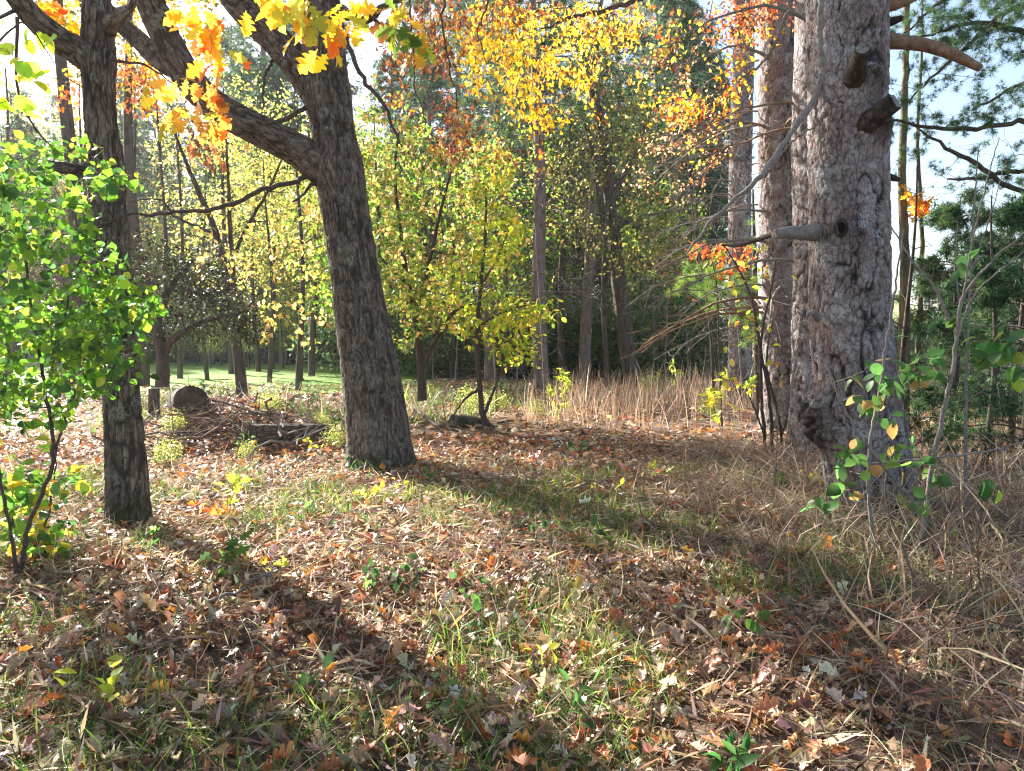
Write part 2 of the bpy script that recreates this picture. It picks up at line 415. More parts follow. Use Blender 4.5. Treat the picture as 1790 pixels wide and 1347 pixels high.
# ------------------------------------------------------------------ leaves
def leaf_shape(st, fold=0.25, curl=0.2, twist=0.0, wave=0.0):
    """st: rows (y, left half-width, right half-width); base and tip are points. Length 1 along +Y, face +Z"""
    V = [(0, 0, 0)]; T = []
    for i, (y, wl, wr) in enumerate(st):
        z0 = -curl * y * y; a = twist * (y - 0.3); w = wave * math.sin(i * 2.1)
        V += [(-wl * math.cos(a), y, z0 + fold * wl + a * wl + w), (0, y, z0), (wr * math.cos(a), y, z0 + fold * wr - a * wr - w)]
    V.append((0.02, 1.0, -curl))
    n = len(st); e = len(V) - 1
    T += [(0, 2, 1), (0, 3, 2)]
    for i in range(n - 1):
        a = 1 + 3 * i; b = a + 3
        T += [(a, a + 1, b + 1), (a, b + 1, b), (a + 1, a + 2, b + 2), (a + 1, b + 2, b + 1)]
    a = 1 + 3 * (n - 1)
    T += [(a, a + 1, e), (a + 1, a + 2, e)]
    return np.array(V, float), np.array(T, int)

OAK_ST = [(.14, .02, .02), (.20, .13, .08), (.26, .17, .15), (.31, .06, .08), (.37, .22, .14), (.44, .27, .27), (.50, .09, .11), (.57, .27, .22), (.66, .33, .35), (.73, .13, .12), (.80, .20, .22), (.87, .14, .17), (.93, .07, .06)]
OAK_LO = [(.16, .04, .06), (.30, .22, .14), (.42, .22, .26), (.52, .12, .10), (.64, .30, .24), (.76, .20, .26), (.88, .10, .08)]
OVAL = [(.18, .20, .20), (.45, .34, .33), (.75, .22, .23)]
ROUND = [(.12, .24, .24), (.38, .40, .39), (.68, .34, .35), (.88, .15, .15)]
LANCE = [(.25, .13, .13), (.6, .16, .16)]
MAPLE = [(.10, .16, .16), (.2, .42, .40), (.36, .16, .17), (.5, .44, .46), (.64, .15, .15), (.8, .14, .14)]
def crumple(V_T, amt, seed):
    V, T = V_T; q = np.random.default_rng(seed); V = V.copy(); V[:, 2] += q.normal(0, amt, len(V)); V[:, :2] += q.normal(0, amt * .35, (len(V), 2)); return V, T
SH = {
    'dry': [crumple(leaf_shape(OAK_LO, f, c, t, .05), .055, k) for k, (f, c, t) in enumerate([(.5, .5, .6), (-.7, .7, -.8), (.9, -.5, .9), (.2, .9, -.3), (-.4, -.4, .5), (1.2, .3, 0)])],
    'dryone': [crumple(leaf_shape(OAK_ST, f, c, t, .03), .03, k + 9) for k, (f, c, t) in enumerate([(.5, .4, .5), (-.6, .6, -.7), (.9, -.4, .6), (.2, .8, -.4), (1.1, .2, .2)])],
    'oak': [leaf_shape(OAK_ST, .25, .22), leaf_shape(OAK_ST, .5, -.15, .5), leaf_shape(OAK_ST, -.3, .4, -.5, .04)],
    'oaklo': [leaf_shape(OAK_LO, .3, .25), leaf_shape(OAK_LO, .6, -.2, .5, .05), leaf_shape(OAK_LO, -.5, .5, -.6, .05)],
    'round': [leaf_shape(ROUND, .22, .18), leaf_shape(ROUND, .35, .3, .3), leaf_shape(ROUND, .1, -.1, -.2)],
    'oval': [leaf_shape(OVAL, .25, .2), leaf_shape(OVAL, .45, .35, .4), leaf_shape(OVAL, .1, -.15, -.3)],
    'lance': [leaf_shape(LANCE, .3, .3), leaf_shape(LANCE, .5, .5, .4)],
    'maple': [leaf_shape(MAPLE, .2, .2), leaf_shape(MAPLE, .4, .3, .4), leaf_shape(MAPLE, -.3, .35, -.3)],
    'tiny': [(np.array([(0, 0, 0), (-.3, .45, .1), (0, 1, -.15), (.3, .45, .1)]), np.array([(0, 3, 1), (1, 3, 2)]))],
}
def _tuft(n, seed, spread=1.0, w=0.02):
    r = np.random.default_rng(seed); V = []; T = []
    for i in range(n):
        d = np.array([r.normal() * spread, 0.25 + abs(r.normal()), r.normal() * spread]); d /= np.linalg.norm(d)
        d *= r.uniform(.75, 1.1); s = np.cross(d, r.normal(size=3)); s *= w / (np.linalg.norm(s) + 1e-9)
        k = len(V); V += [-s, s, d]; T.append((k, k + 1, k + 2))
    return np.array(V), np.array(T)
SH['tuft'] = [_tuft(22, 1), _tuft(22, 2), _tuft(20, 3, .8)]
SH['tuftfar'] = [_tuft(12, 4, .9, .045), _tuft(12, 5, .9, .045), _tuft(11, 6, .8, .045)]

def basis(Y, N):
    """rotation matrices whose columns are side, Y (along the leaf) and the normal"""
    Y = Y / (np.linalg.norm(Y, axis=1)[:, None] + 1e-9)
    N = N - Y * np.sum(N * Y, 1)[:, None]; N = N / (np.linalg.norm(N, axis=1)[:, None] + 1e-9)
    X = np.cross(Y, N)
    return np.stack([X, Y, N], 2)

def pick(pal, n, rng, jit=0.18):
    pal = [(c if len(c) == 4 else (*c, 1.0)) for c in pal]
    w = np.array([c[3] for c in pal]); k = rng.choice(len(pal), n, p=w / w.sum())
    c = np.array([p[:3] for p in pal])[k]
    return np.clip(c * np.exp(rng.normal(0, jit, (n, 1))) * np.exp(rng.normal(0, jit * 0.4, (n, 3))), 0.003, 0.85)

SHARED = {}
def shared_leaf(shape, v, mat):
    key = (shape, v, mat.name)
    if key not in SHARED:
        V, T = SH[shape][v]; SHARED[key] = mesh('leaf_blade', V, T, None, None, mat, True)
    return SHARED[key]

class Leaves:
    def __init__(self): self.p = []; self.R = []; self.s = []; self.c = []
    def add(self, pos, Y, N, size, col):
        self.p.append(np.atleast_2d(pos)); self.R.append(basis(np.atleast_2d(Y), np.atleast_2d(N)))
        self.s.append(np.atleast_1d(size)); self.c.append(np.atleast_2d(col))
    def cat(self):
        return np.concatenate(self.p), np.concatenate(self.R), np.concatenate(self.s), np.concatenate(self.c)
    def mass(self, shape, mat, name, idx=None, seed=0, origin=None):
        p, R, s, c = self.cat()
        if idx is not None: p, R, s, c = p[idx], R[idx], s[idx], c[idx]
        if origin is not None: p = p - np.asarray(origin)
        kinds = SH[shape]; v = np.random.default_rng(seed).integers(0, len(kinds), len(p))
        VV, TT, CC, off = [], [], [], 0
        for k, (V, T) in enumerate(kinds):
            m = v == k; n = int(m.sum())
            if not n: continue
            W = np.einsum('nij,vj->nvi', R[m] * s[m][:, None, None], V) + p[m][:, None, :]
            VV.append(W.reshape(-1, 3)); TT.append((T[None] + (np.arange(n) * len(V))[:, None, None]).reshape(-1, 3) + off)
            CC.append(np.repeat(c[m], len(T), 0)); off += n * len(V)
        return mesh(name, np.concatenate(VV), np.concatenate(TT), None, None, mat, shape not in ('tiny', 'tuft', 'tuftfar', 'thread'), np.concatenate(CC))
    def rank(self, limit):
        p, R, s, c = self.cat()
        x, y, f = project(p)
        score = np.where(in_frame(p), s / np.maximum(f, .3), 0)
        o = np.argsort(-score); k = min(limit, int((score > 0).sum()))
        return o[:k], o[k:]
    def finish(self, parent, shape, mat, mat_one, limit=0, name='crown', seed=0, shape_far=None):
        p, R, s, c = self.cat()
        top, rest = self.rank(limit) if limit else (np.array([], int), np.arange(len(p)))
        host = parent
        inn = in_frame(p[rest], 160)
        out_ = rest[~inn]
        if limit and len(out_) > 200:
            rest = rest[inn]; sv = self.s; self.s = [s * 1.0]; self.p = [p]; self.R = [R]; self.c = [c]
            o = part('upper_crown', self.mass('tiny', mat, 'upper_crown', out_, seed), parent); o['kind'] = 'stuff'
        if len(rest):
            host = part(name, self.mass(shape_far or shape, mat, name, rest, seed), parent); host['kind'] = 'stuff'
        for q, i in enumerate(top):
            o = part('leaf', shared_leaf(shape, q % len(SH[shape]), mat_one), host)
            m = np.eye(4); m[:3, :3] = R[i] * s[i]; m[:3, 3] = p[i]
            o.matrix_basis = Matrix(m.tolist())
            o.color = (*[float(v) for v in c[i]], 1)
        return host

# ------------------------------------------------------------------ growing branches towards points
class Plant:
    def __init__(self, seed): self.rng = np.random.default_rng(seed); self.P = []; self.Rr = []; self.tw = Tubes(); self.ends = []; self.A = None
    def stem(self, pts, radii, sides=7, n=None, tube=True):
        S = spline(np.c_[np.asarray(pts, float), radii], n or max(6, 4 * len(pts)))
        if tube: self.tw.add(S[:, :3], np.maximum(S[:, 3], .0012), sides)
        self.P.append(S[:, :3]); self.Rr.append(S[:, 3]); self.A = None
    def seedpts(self, C, r): self.P.append(np.asarray(C)); self.Rr.append(np.asarray(r)); self.A = None
    def reach(self, targets, r0=0.012, tip=0.0018, droop=0.12, up=0.8, sides=4, wob=0.06, seg=6, sort=True, ratio=0.6, maxlen=None):
        T = np.atleast_2d(targets); out = []
        P = np.concatenate(self.P); Rr = np.concatenate(self.Rr)
        if sort:
            dm = np.array([np.min(np.sum((P - t) ** 2, 1)) for t in T]); T = T[np.argsort(dm)]
        for t in T:
            d = np.linalg.norm(P - t, axis=1) + up * np.maximum(P[:, 2] - t[2], 0)
            j = int(np.argmin(d)); a = P[j]; L = np.linalg.norm(t - a)
            if L < 0.02: continue
            if maxlen and L > maxlen: continue
            u = np.linspace(0, 1, seg)[:, None]
            mid = (a + t) / 2 + np.array([0, 0, droop * L]) + self.rng.normal(0, wob * L, 3)
            C = (1 - u) ** 2 * a + 2 * u * (1 - u) * mid + u * u * t
            C[1:-1] += self.rng.normal(0, wob * L * 0.25, (seg - 2, 3))
            rs = min(Rr[j] * ratio, r0 * max(0.35, min(1.5, L)) + tip); rs = max(rs, tip)
            r = np.linspace(rs, tip, seg)
            self.tw.add(C, r, sides, False); out.append(C)
            P = np.vstack([P, C[1:]]); Rr = np.r_[Rr, r[1:]]
        self.P = [P]; self.Rr = [Rr]; self.ends += out
        return out

def ellipsoid(rng, ells, n, dmin, dmax, surf=0.5):
    """n points seen inside the given pixel ellipses (cx, cy, rx, ry, weight[, dmin, dmax])"""
    w = np.array([e[4] for e in ells], float); k = rng.choice(len(ells), n, p=w / w.sum()); out = []
    for i in k:
        e = ells[i]; a = rng.uniform(0, 2 * np.pi); r = rng.uniform(0, 1) ** surf
        lo, hi = (e[5], e[6]) if len(e) > 5 else (dmin, dmax)
        out.append(at(e[0] + e[2] * r * math.cos(a), e[1] + e[3] * r * math.sin(a), rng.uniform(lo, hi)))
    return np.array(out)

def leaves_on(L, twigs, rng, per, size, pal, t0=0.35, flat=0.6, droop=0.3, spread=0.03, jit=0.18, end=0.5):
    for C in twigs:
        n = max(1, int(rng.poisson(per)))
        t = np.where(rng.uniform(size=n) < end, rng.uniform(0.8, 1.0, n), rng.uniform(t0, 1, n)) * (len(C) - 1)
        k = np.minimum(t.astype(int), len(C) - 2); f = (t - k)[:, None]
        p = C[k] * (1 - f) + C[k + 1] * f
        d = C[k + 1] - C[k]; d /= np.linalg.norm(d, axis=1)[:, None] + 1e-9
        Y = d * 0.6 + rng.normal(0, 0.7, (n, 3)); Y[:, 2] -= droop
        N = rng.normal(0, flat, (n, 3)); N[:, 2] += 1
        L.add(p + rng.normal(0, spread, (n, 3)), Y, N, rng.uniform(size[0], size[1], n), pick(pal, n, rng, jit))

# palettes (base colours)
LIME = [(0.16, 0.30, 0.02, 3), (0.24, 0.36, 0.03, 2), (0.08, 0.20, 0.02, 3), (0.36, 0.38, 0.03, .6)]
BUCK = [(0.095, 0.205, 0.02, 3), (0.15, 0.265, 0.022, 2.5), (0.05, 0.115, 0.028, 3), (0.28, 0.32, 0.035, .5)]
YELGRN = [(0.34, 0.33, 0.06, 3), (0.18, 0.25, 0.04, 3), (0.09, 0.16, 0.03, 3), (0.44, 0.27, 0.09, 2), (0.48, 0.36, 0.15, 1)]
YELLOW = [(0.56, 0.44, 0.10, 3), (0.60, 0.42, 0.16, 2), (0.30, 0.32, 0.07, 2), (0.52, 0.28, 0.09, .7)]
GOLD = [(0.68, 0.46, 0.02, 4), (0.62, 0.34, 0.02, 2), (0.55, 0.18, 0.02, 1), (0.42, 0.40, 0.03, 1)]
ORANGE = [(0.58, 0.17, 0.02, 3), (0.62, 0.30, 0.02, 2), (0.42, 0.09, 0.02, 2)]
RUST = [(0.17, 0.06, 0.028, 4), (0.25, 0.09, 0.035, 3), (0.36, 0.18, 0.05, 1.5), (0.11, 0.045, 0.025, 2)]
RED = [(0.50, 0.09, 0.02, 3), (0.60, 0.18, 0.03, 3), (0.30, 0.06, 0.02, 1)]
OLIVE = [(0.12, 0.13, 0.03, 3), (0.20, 0.17, 0.04, 2), (0.07, 0.09, 0.025, 3), (0.30, 0.22, 0.06, 1)]
DARKG = [(0.035, 0.075, 0.025, 3), (0.055, 0.10, 0.03, 2), (0.09, 0.12, 0.035, 1)]
NEED = [(0.035, 0.085, 0.035, 3), (0.055, 0.12, 0.045, 2), (0.10, 0.16, 0.05, 1)]
NEEDLIT = [(0.16, 0.28, 0.04, 3), (0.24, 0.34, 0.05, 2), (0.10, 0.19, 0.04, 1)]
DRY = [(0.43, 0.25, 0.13, 4), (0.54, 0.37, 0.22, 3.5), (0.30, 0.155, 0.075, 3.0), (0.17, 0.085, 0.042, 1.8), (0.64, 0.50, 0.36, 1.6), (0.46, 0.15, 0.035, 2.0), (0.54, 0.24, 0.04, 1.0), (.36, .10, .03, .8)]
STRAW = [(0.40, 0.31, 0.20, 3), (0.30, 0.22, 0.14, 3), (0.50, 0.41, 0.28, 1.5), (0.18, 0.14, 0.09, 2)]
GRASS = [(0.10, 0.19, 0.03, 3), (0.17, 0.26, 0.04, 2), (0.06, 0.12, 0.025, 2), (0.30, 0.32, 0.07, 1)]

# ------------------------------------------------------------------ the setting
def axis(segs):
    out = []
    for a, b, s in segs: out += list(np.arange(a, b, s))
    return np.array(out + [segs[-1][1]])
gx = axis([(-300, -60, 30), (-60, -14, 3), (-14, 14, 0.24), (14, 60, 3), (60, 301, 30)])
gy = axis([(-60, 1, 4), (1, 18, 0.2), (18, 60, 1.5), (60, 400, 34)])
GX, GY = np.meshgrid(gx, gy)
nx = len(gx); i = np.arange(len(gy) - 1)[:, None] * nx; j = np.arange(nx - 1)[None, :]
m_g, nt, b = _mat('forest_floor')
tc = nt.nodes.new('ShaderNodeTexCoord')
c1 = _ramp(nt, [(0.30, (0.035, 0.022, 0.014)), (0.48, (0.13, 0.075, 0.045)), (0.62, (0.24, 0.15, 0.095)), (0.75, (0.36, 0.25, 0.17))], _noise(nt, 9, 8, 0.75, tc.outputs['Object']))
c2 = _ramp(nt, [(0.35, (0.05, 0.065, 0.018)), (0.65, (0.19, 0.19, 0.07))], _noise(nt, 14, 6, 0.7, tc.outputs['Object']))
msk = _ramp(nt, [(0.50, (0, 0, 0)), (0.66, (0.7, 0.7, 0.7))], _noise(nt, 0.5, 4, 0.6, tc.outputs['Object']))
nt.links.new(_mix(nt, c1, c2, msk), b.inputs['Base Color']); b.inputs['Roughness'].default_value = 0.95
bp = nt.nodes.new('ShaderNodeBump'); bp.inputs['Strength'].default_value = 0.9; bp.inputs['Distance'].default_value = 0.05
nt.links.new(_noise(nt, 22, 6, 0.7, tc.outputs['Object']), bp.inputs['Height']); nt.links.new(bp.outputs[0], b.inputs['Normal'])
ground = obj('ground', mesh('ground', np.c_[GX.ravel(), GY.ravel(), gz(GX.ravel(), GY.ravel())], None,
             np.stack([i + j, i + j + 1, i + nx + j + 1, i + nx + j], -1).reshape(-1, 4), None, m_g, True))
tag(ground, 'woodland ground covered with brown leaf litter', 'ground', kind='structure')

def sheet(name, x0, x1, y0, y1, z, n, mat, label, ragged=0.5):
    xs = np.linspace(x0, x1, n); ys = np.linspace(y0, y1, n); X, Y = np.meshgrid(xs, ys)
    X2 = X + ragged * vnoise(X * .8, Y * .8, 3, 31); Y2 = Y + ragged * vnoise(X * .8, Y * .8, 9, 32)
    i = np.arange(n - 1)[:, None] * n; j = np.arange(n - 1)[None, :]
    o = obj(name, mesh(name, np.c_[X2.ravel(), Y2.ravel(), gz(X2.ravel(), Y2.ravel()) + z], None, np.stack([i + j, i + j + 1, i + n + j + 1, i + n + j], -1).reshape(-1, 4), None, mat, True))
    return tag(o, label, name, kind='structure')
lawn_m = plain_material('lawn_grass', [(0.3, (0.07, 0.15, 0.02)), (0.55, (0.16, 0.28, 0.035)), (0.75, (0.25, 0.36, 0.06))], 3.0, bump=1.0, dist=0.06)
sheet('lawn', -26, -3.6, 21, 46, 0.035, 40, lawn_m, 'sunlit mown green lawn beyond the brush pile', 1.2)
field_m = plain_material('dry_field_grass', [(0.3, (0.22, 0.15, 0.07)), (0.55, (0.42, 0.31, 0.17)), (0.75, (0.52, 0.42, 0.25))], 4.0, bump=1.0, dist=0.08)
sheet('field', 7.5, 150, 13, 140, 0.03, 60, field_m, 'open dry golden field beyond the big pine', 1.5)

# ------------------------------------------------------------------ the oak beside the leafy shrub
def oak_slim():
    d = 6.3; b = ground_at(225, d)
    t = thing('oak_tree', b, 'slim furrowed oak with broken side stub behind the round-leaved green shrub', 'tree')
    rows = [(226, 935, d, 88), (225, 912, d, 84), (223, 860, d, 77), (219, 790, d, 72), (214, 720, d, 66), (208, 640, d, 64), (199, 520, d, 66),
            (190, 410, d, 72), (188, 350, d, 63), (186, 305, d, 68), (178, 235, d, 59), (174, 168, d, 56), (172, 100, d, 62), (170, 40, d, 54), (166, -40, d, 47),
            (160, -200, d, 44), (170, -420, d + .2, 36), (160, -700, d + .3, 26), (170, -1000, d + .2, 10)]
    P, R = px_path(rows); R = [q * .9 for q in R]
    sk = split_trunk(t, P, R, 16, 0.016, 120, 21, .10)
    pl = Plant(5); pl.seedpts(sk[0][::6], sk[1][::6] * .6)
    limbs = [
        ([(168, 118, d, 40), (140, 92, d - .05, 46), (103, 68, d - .15, 42), (62, 34, d - .3, 38), (24, -12, d - .45, 34), (-60, -130, d - .8, 28), (-160, -330, d - 1.2, 20), (-230, -520, d - 1.4, 8)], 22),
        ([(180, 60, d, 26), (199, 38, d - .08, 28), (214, 22, d - .12, 20), (226, 14, d - .1, 15), (236, -20, d, 12), (262, -130, d + .3, 9), (320, -260, d + .6, 4)], 23),
        ([(185, 300, d, 34), (140, 297, d - .14, 24), (95, 291, d - .28, 18), (46, 281, d - .42, 13)], 24)]
    for q, (rw, sd) in enumerate(limbs):
        P, R = px_path(rw)
        s = trunk_part('stub' if q == 2 else 'limb', t, P, R, 0.014, 60, 'oak', sd, M['oak'], cap=True)
        if q < 2: pl.seedpts(s[0][::5], s[1][::5] * .6)
    # thin dark twigs on the trunk
    tw = Tubes()
    for rw in ([(232, 372, d, 5), (150, 402, d - .3, 5), (110, 410, d - .5, 3)], [(30, 30, d - .4, 7), (38, 180, d - .6, 4), (95, 260, d - .7, 3), (140, 290, d - .7, 2)], [(30, 15, d - .4, 8), (-20, 40, d - .6, 5)]):
        P, R = px_path(rw); S = spline(np.c_[P, R], 14); tw = Tubes(); tw.add(S[:, :3], S[:, 3], 5); part('branch', tw.build('branch', M['twig']), t)
    L = Leaves(); r = np.random.default_rng(8)
    T = ellipsoid(r, [(100, -300, 420, 240, 3, 5.2, 8.5), (60, -650, 500, 200, 2, 5.2, 8.5)], 120, 5.4, 7.4)
    tws = pl.reach(T, .02, .0025)
    leaves_on(L, tws, r, 16, (.09, .15), GOLD + ORANGE + RUST, .4, .8, .5, .10)
    T = ellipsoid(r, [(95, 10, 26, 16, 1, 6.2, 6.6), (105, 40, 20, 12, 1, 6.2, 6.5), (135, 55, 14, 10, 1, 6, 6.3), (25, 130, 16, 14, 1.0, 5.4, 5.8)], 9, 5, 6)
    leaves_on(L, pl.reach(T, .008, .0015), r, 6, (.10, .14), RED + GOLD, .6, .8, .5, .04)
    o = part('twigs', pl.tw.build('twigs', M['twig']), t); o['kind'] = 'stuff'
    L.finish(t, 'oaklo', M['leaf'], M['leaf_one'], 60, 'crown', 3)
oak_slim()

# ------------------------------------------------------------------ the leaning oak with the long limb
def oak_leaning():
    d = 8.8; b = ground_at(664, d)
    t = thing('oak_tree', b, 'thick leaning oak with a long low limb and lichen at its foot', 'tree')
    rows = [(668, 850, d, 130), (665, 818, d, 122), (662, 780, d, 112), (656, 720, d, 106), (646, 640, d, 97), (634, 560, d, 90), (622, 480, d, 83), (611, 410, d, 80), (600, 345, d, 82),
            (592, 290, d, 86), (583, 230, d, 74), (574, 170, d, 78), (567, 110, d, 74), (563, 50, d, 66), (561, -10, d, 60), (556, -150, d + .1, 54), (560, -330, d + .2, 42), (556, -600, d + .3, 28), (560, -850, d + .3, 10)]
    P, R = px_path(rows)
    sk = split_trunk(t, P, R, 16, 0.017, 156, 41, .16)
    pl = Plant(6); pl.seedpts(sk[0][::6], sk[1][::6] * .6)
    limbs = [
        ([(592, 318, d, 56), (560, 290, d - .05, 62), (520, 262, d - .1, 56), (470, 236, d - .15, 54), (415, 208, d - .2, 52), (365, 175, d - .25, 50), (325, 130, d - .3, 49), (298, 80, d - .35, 47), (274, 30, d - .4, 46), (250, -30, d - .5, 44), (215, -150, d - .8, 38), (170, -330, d - 1.0, 26), (150, -520, d - 1.0, 8)], 42, 88),
        ([(570, 200, d, 50), (548, 150, d + .06, 58), (520, 112, d + .12, 54), (482, 70, d + .2, 52), (444, 34, d + .3, 50), (405, -10, d + .4, 46), (350, -110, d + .6, 38), (300, -280, d + .8, 24), (290, -420, d + .8, 8)], 43, 88),
        ([(318, 128, d - .3, 30), (280, 104, d - .1, 34), (245, 72, d + .1, 30), (212, 42, d + .25, 27), (170, -5, d + .45, 24), (120, -120, d + .7, 18), (80, -260, d + .9, 7)], 44, 56)]
    for rw, sd, sides in limbs:
        P, R = px_path(rw)
        s = trunk_part('limb', t, P, R, 0.022, sides, 'oak', sd, M['oak'], cap=True)
        pl.seedpts(s[0][::5], s[1][::5] * .6)
    dark = [
        [(548, 300, d, 12), (524, 313, d - .2, 9), (470, 328, d - .5, 8.5), (420, 352, d - .7, 8), (370, 366, d - .9, 7), (300, 371, d - 1.1, 6), (228, 372, d - 1.3, 4)],
        [(300, 371, d - 1.1, 4), (285, 352, d - 1.1, 3), (228, 350, d - 1.2, 2.5)],
        [(545, 180, d, 9), (520, 196, d - .2, 8), (500, 208, d - .3, 8), (464, 216, d - .4, 5)],
        [(560, 325, d, 7), (545, 322, d - .2, 6), (530, 340, d - .3, 5), (512, 352, d - .4, 3)],
        [(590, 40, d, 14), (604, 66, d - .2, 9), (622, 115, d - .3, 8), (660, 168, d - .4, 7), (683, 202, d - .5, 5.5), (692, 232, d - .5, 4), (703, 256, d - .6, 3)],
        [(590, 20, d, 22), (610, 24, d - .2, 19), (637, 36, d - .4, 16), (655, 22, d - .5, 13), (690, 6, d - .6, 10), (760, -40, d - .4, 8), (850, -70, d, 5)],
        [(652, 30, d - .5, 7), (672, 56, d - .5, 6), (668, 76, d - .5, 3)],
        [(475, 105, d + .2, 6), (462, 140, d - .2, 5), (460, 190, d - .3, 2)],
        [(570, -60, d, 30), (680, -90, d + .6, 26), (820, -100, d + 1.6, 22), (960, -95, d + 2.6, 18), (1120, -110, d + 3.4, 13), (1300, -140, d + 3.2, 8), (1420, -150, d + 2.6, 4)],
        [(1150, -20, d + 3.4, 11), (1105, 2, d + 3.2, 9), (1060, 18, d + 3, 8), (1000, 30, d + 2.8, 6.5), (945, 50, d + 2.6, 3)],
        [(800, -100, d + 1.4, 7), (778, 0, d + .8, 4), (777, 70, d + .7, 3.4), (792, 130, d + .7, 2.6), (800, 200, d + .7, 1.6)],
        [(700, -92, d + .7, 6), (722, 60, d + .4, 3), (728, 150, d + .4, 2.5), (745, 215, d + .4, 1.5)],
        [(860, -100, d + 1.8, 6), (848, 20, d + 1, 3.2), (838, 50, d + 1, 2.4), (850, 110, d + 1, 1.5)],
        [(200, 60, d + .3, 7), (196, 106, d - .6, 6), (250, 112, d - .4, 4), (310, 150, d - .5, 2)]]
    bt = Tubes()
    for rw in dark:
        P, R = px_path(rw); S = spline(np.c_[P, R], 26)
        w = np.linalg.norm(S[-1, :3] - S[0, :3]) * .006
        S[1:-1, :3] += np.random.default_rng(3).normal(0, w, (24, 3))
        me = Tubes(); me.add(S[:, :3], np.maximum(S[:, 3], .0016), 7); part('branch', me.build('branch', M['twig']), t)
        pl.seedpts(S[::2, :3], S[::2, 3] * .6)
    L = Leaves(); r = np.random.default_rng(9)
    # sprays of leaves the photograph shows, each grown from the limb it hangs on
    sprays = [
        # (ellipses, targets, leaves per twig, size, palette)
        ([(548, 22, 55, 38, 3, 4.9, 5.5), (560, 60, 22, 26, 1.6, 4.9, 5.4), (470, 8, 50, 26, 1.5, 5, 5.6), (600, 12, 30, 18, 1, 5, 5.4)], 17, 3, (.16, .22), GOLD + [(.30, .34, .04, 2), (.62, .5, .02, 3)]),
        ([(385, 80, 38, 36, 2, 5.4, 6), (360, 35, 30, 20, 1, 5.4, 6), (404, 100, 16, 30, 1, 5.4, 6)], 10, 3.5, (.14, .2), GOLD + ORANGE + [(.24, .27, .03, 3)]),
        ([(372, 185, 18, 40, 2, 5.2, 5.6)], 5, 3, (.14, .2), [(.56, .30, .04, 3), (.48, .19, .03, 2), (.3, .12, .03, 1)]),
        ([(305, 178, 36, 30, 2, 5.2, 5.8)], 9, 3, (.13, .18), [(.6, .46, .04, 3), (.5, .28, .04, 2), (.36, .34, .05, 1)]),
        ([(715, 70, 40, 38, 2, 5.8, 6.4), (690, 30, 30, 25, 1, 5.8, 6.4)], 10, 4, (.16, .21), [(.40, .38, .03, 2), (.12, .2, .03, 2), (.55, .34, .03, 2), (.35, .12, .03, 1)]),
        ([(250, 150, 60, 42, 3, 9.2, 10.5), (230, 120, 40, 22, 1, 9, 10), (125, 170, 40, 26, 1.3, 9.2, 10.5)], 48, 8, (.065, .10), RUST + ORANGE),
        ([(350, 245, 22, 38, 1, 8.6, 9)], 7, 7, (.1, .14), RUST),
        ([(760, 170, 80, 130, 3, 9.6, 11.5), (800, 240, 45, 40, 1.2, 9.6, 11), (740, 60, 90, 60, 2, 9.6, 11), (885, 20, 60, 40, 1, 10, 11.5), (690, 150, 40, 50, .6, 9.5, 11)], 150, 8, (.06, .10), RUST + RUST + [(.45, .28, .04, 3)]),
        ([(920, 110, 50, 70, 3, 10.8, 12.5), (870, 60, 60, 60, 2, 10.5, 12), (830, 115, 40, 50, 1.5, 10.5, 12), (1005, 90, 36, 80, 2, 11.5, 12.8), (1080, 45, 55, 45, 2, 11.5, 12.8), (950, 200, 30, 20, .8, 11, 12), (910, 180, 30, 30, .6, 11, 12)], 190, 8, (.07, .11), GOLD[:2] + [(.62, .50, .05, 3), (.40, .20, .05, 1.5)]),
        ([(1330, 30, 70, 36, 3, 10.5, 12), (1260, 60, 40, 26, 1, 10.5, 12)], 46, 8, (.06, .10), RED + RUST),
        ([(1290, 130, 30, 36, 1.5, 10.5, 11.5), (1250, 190, 50, 24, 1, 11, 12), (1180, 195, 40, 22, 1, 11, 12)], 44, 6, (.065, .105), GOLD + ORANGE),
    ]
    sprays.append(([(1150, 50, 220, 55, 3, 10.8, 13), (980, 30, 180, 50, 2, 10.5, 12.8), (1080, 150, 120, 60, 1.2, 11, 13), (800, 30, 150, 40, 1.6, 10, 12), (1230, 230, 70, 60, .8, 11, 12.6), (900, 250, 80, 60, .6, 10.5, 12)], 210, 8, (.06, .10), GOLD[:2] + ORANGE[1:] + RUST + [(.24, .25, .05, 4), (.14, .16, .04, 2)]))
    for ells, nT, per, size, pal in sprays:
        tws = pl.reach(ellipsoid(r, ells, nT, 6, 9), .010, .0016, .10, .1, wob=.05)
        leaves_on(L, tws, r, per, size, pal, .55, .8, .75, .045 if size[1] > .18 else .09, end=.6)
    tws = pl.reach(ellipsoid(r, [(560, -380, 520, 220, 3, 7, 11.5), (560, -700, 480, 160, 2, 7, 11), (900, -220, 380, 100, 2, 9, 13)], 170, 7, 11), .02, .0025)
    leaves_on(L, tws, r, 13, (.12, .17), GOLD + RUST + ORANGE, .4, .8, .5, .14)
    o = part('twigs', pl.tw.build('twigs', M['twig']), t); o['kind'] = 'stuff'
    L.finish(t, 'oak', M['leaf'], M['leaf_one'], 300, 'crown', 4, 'oaklo')
oak_leaning()

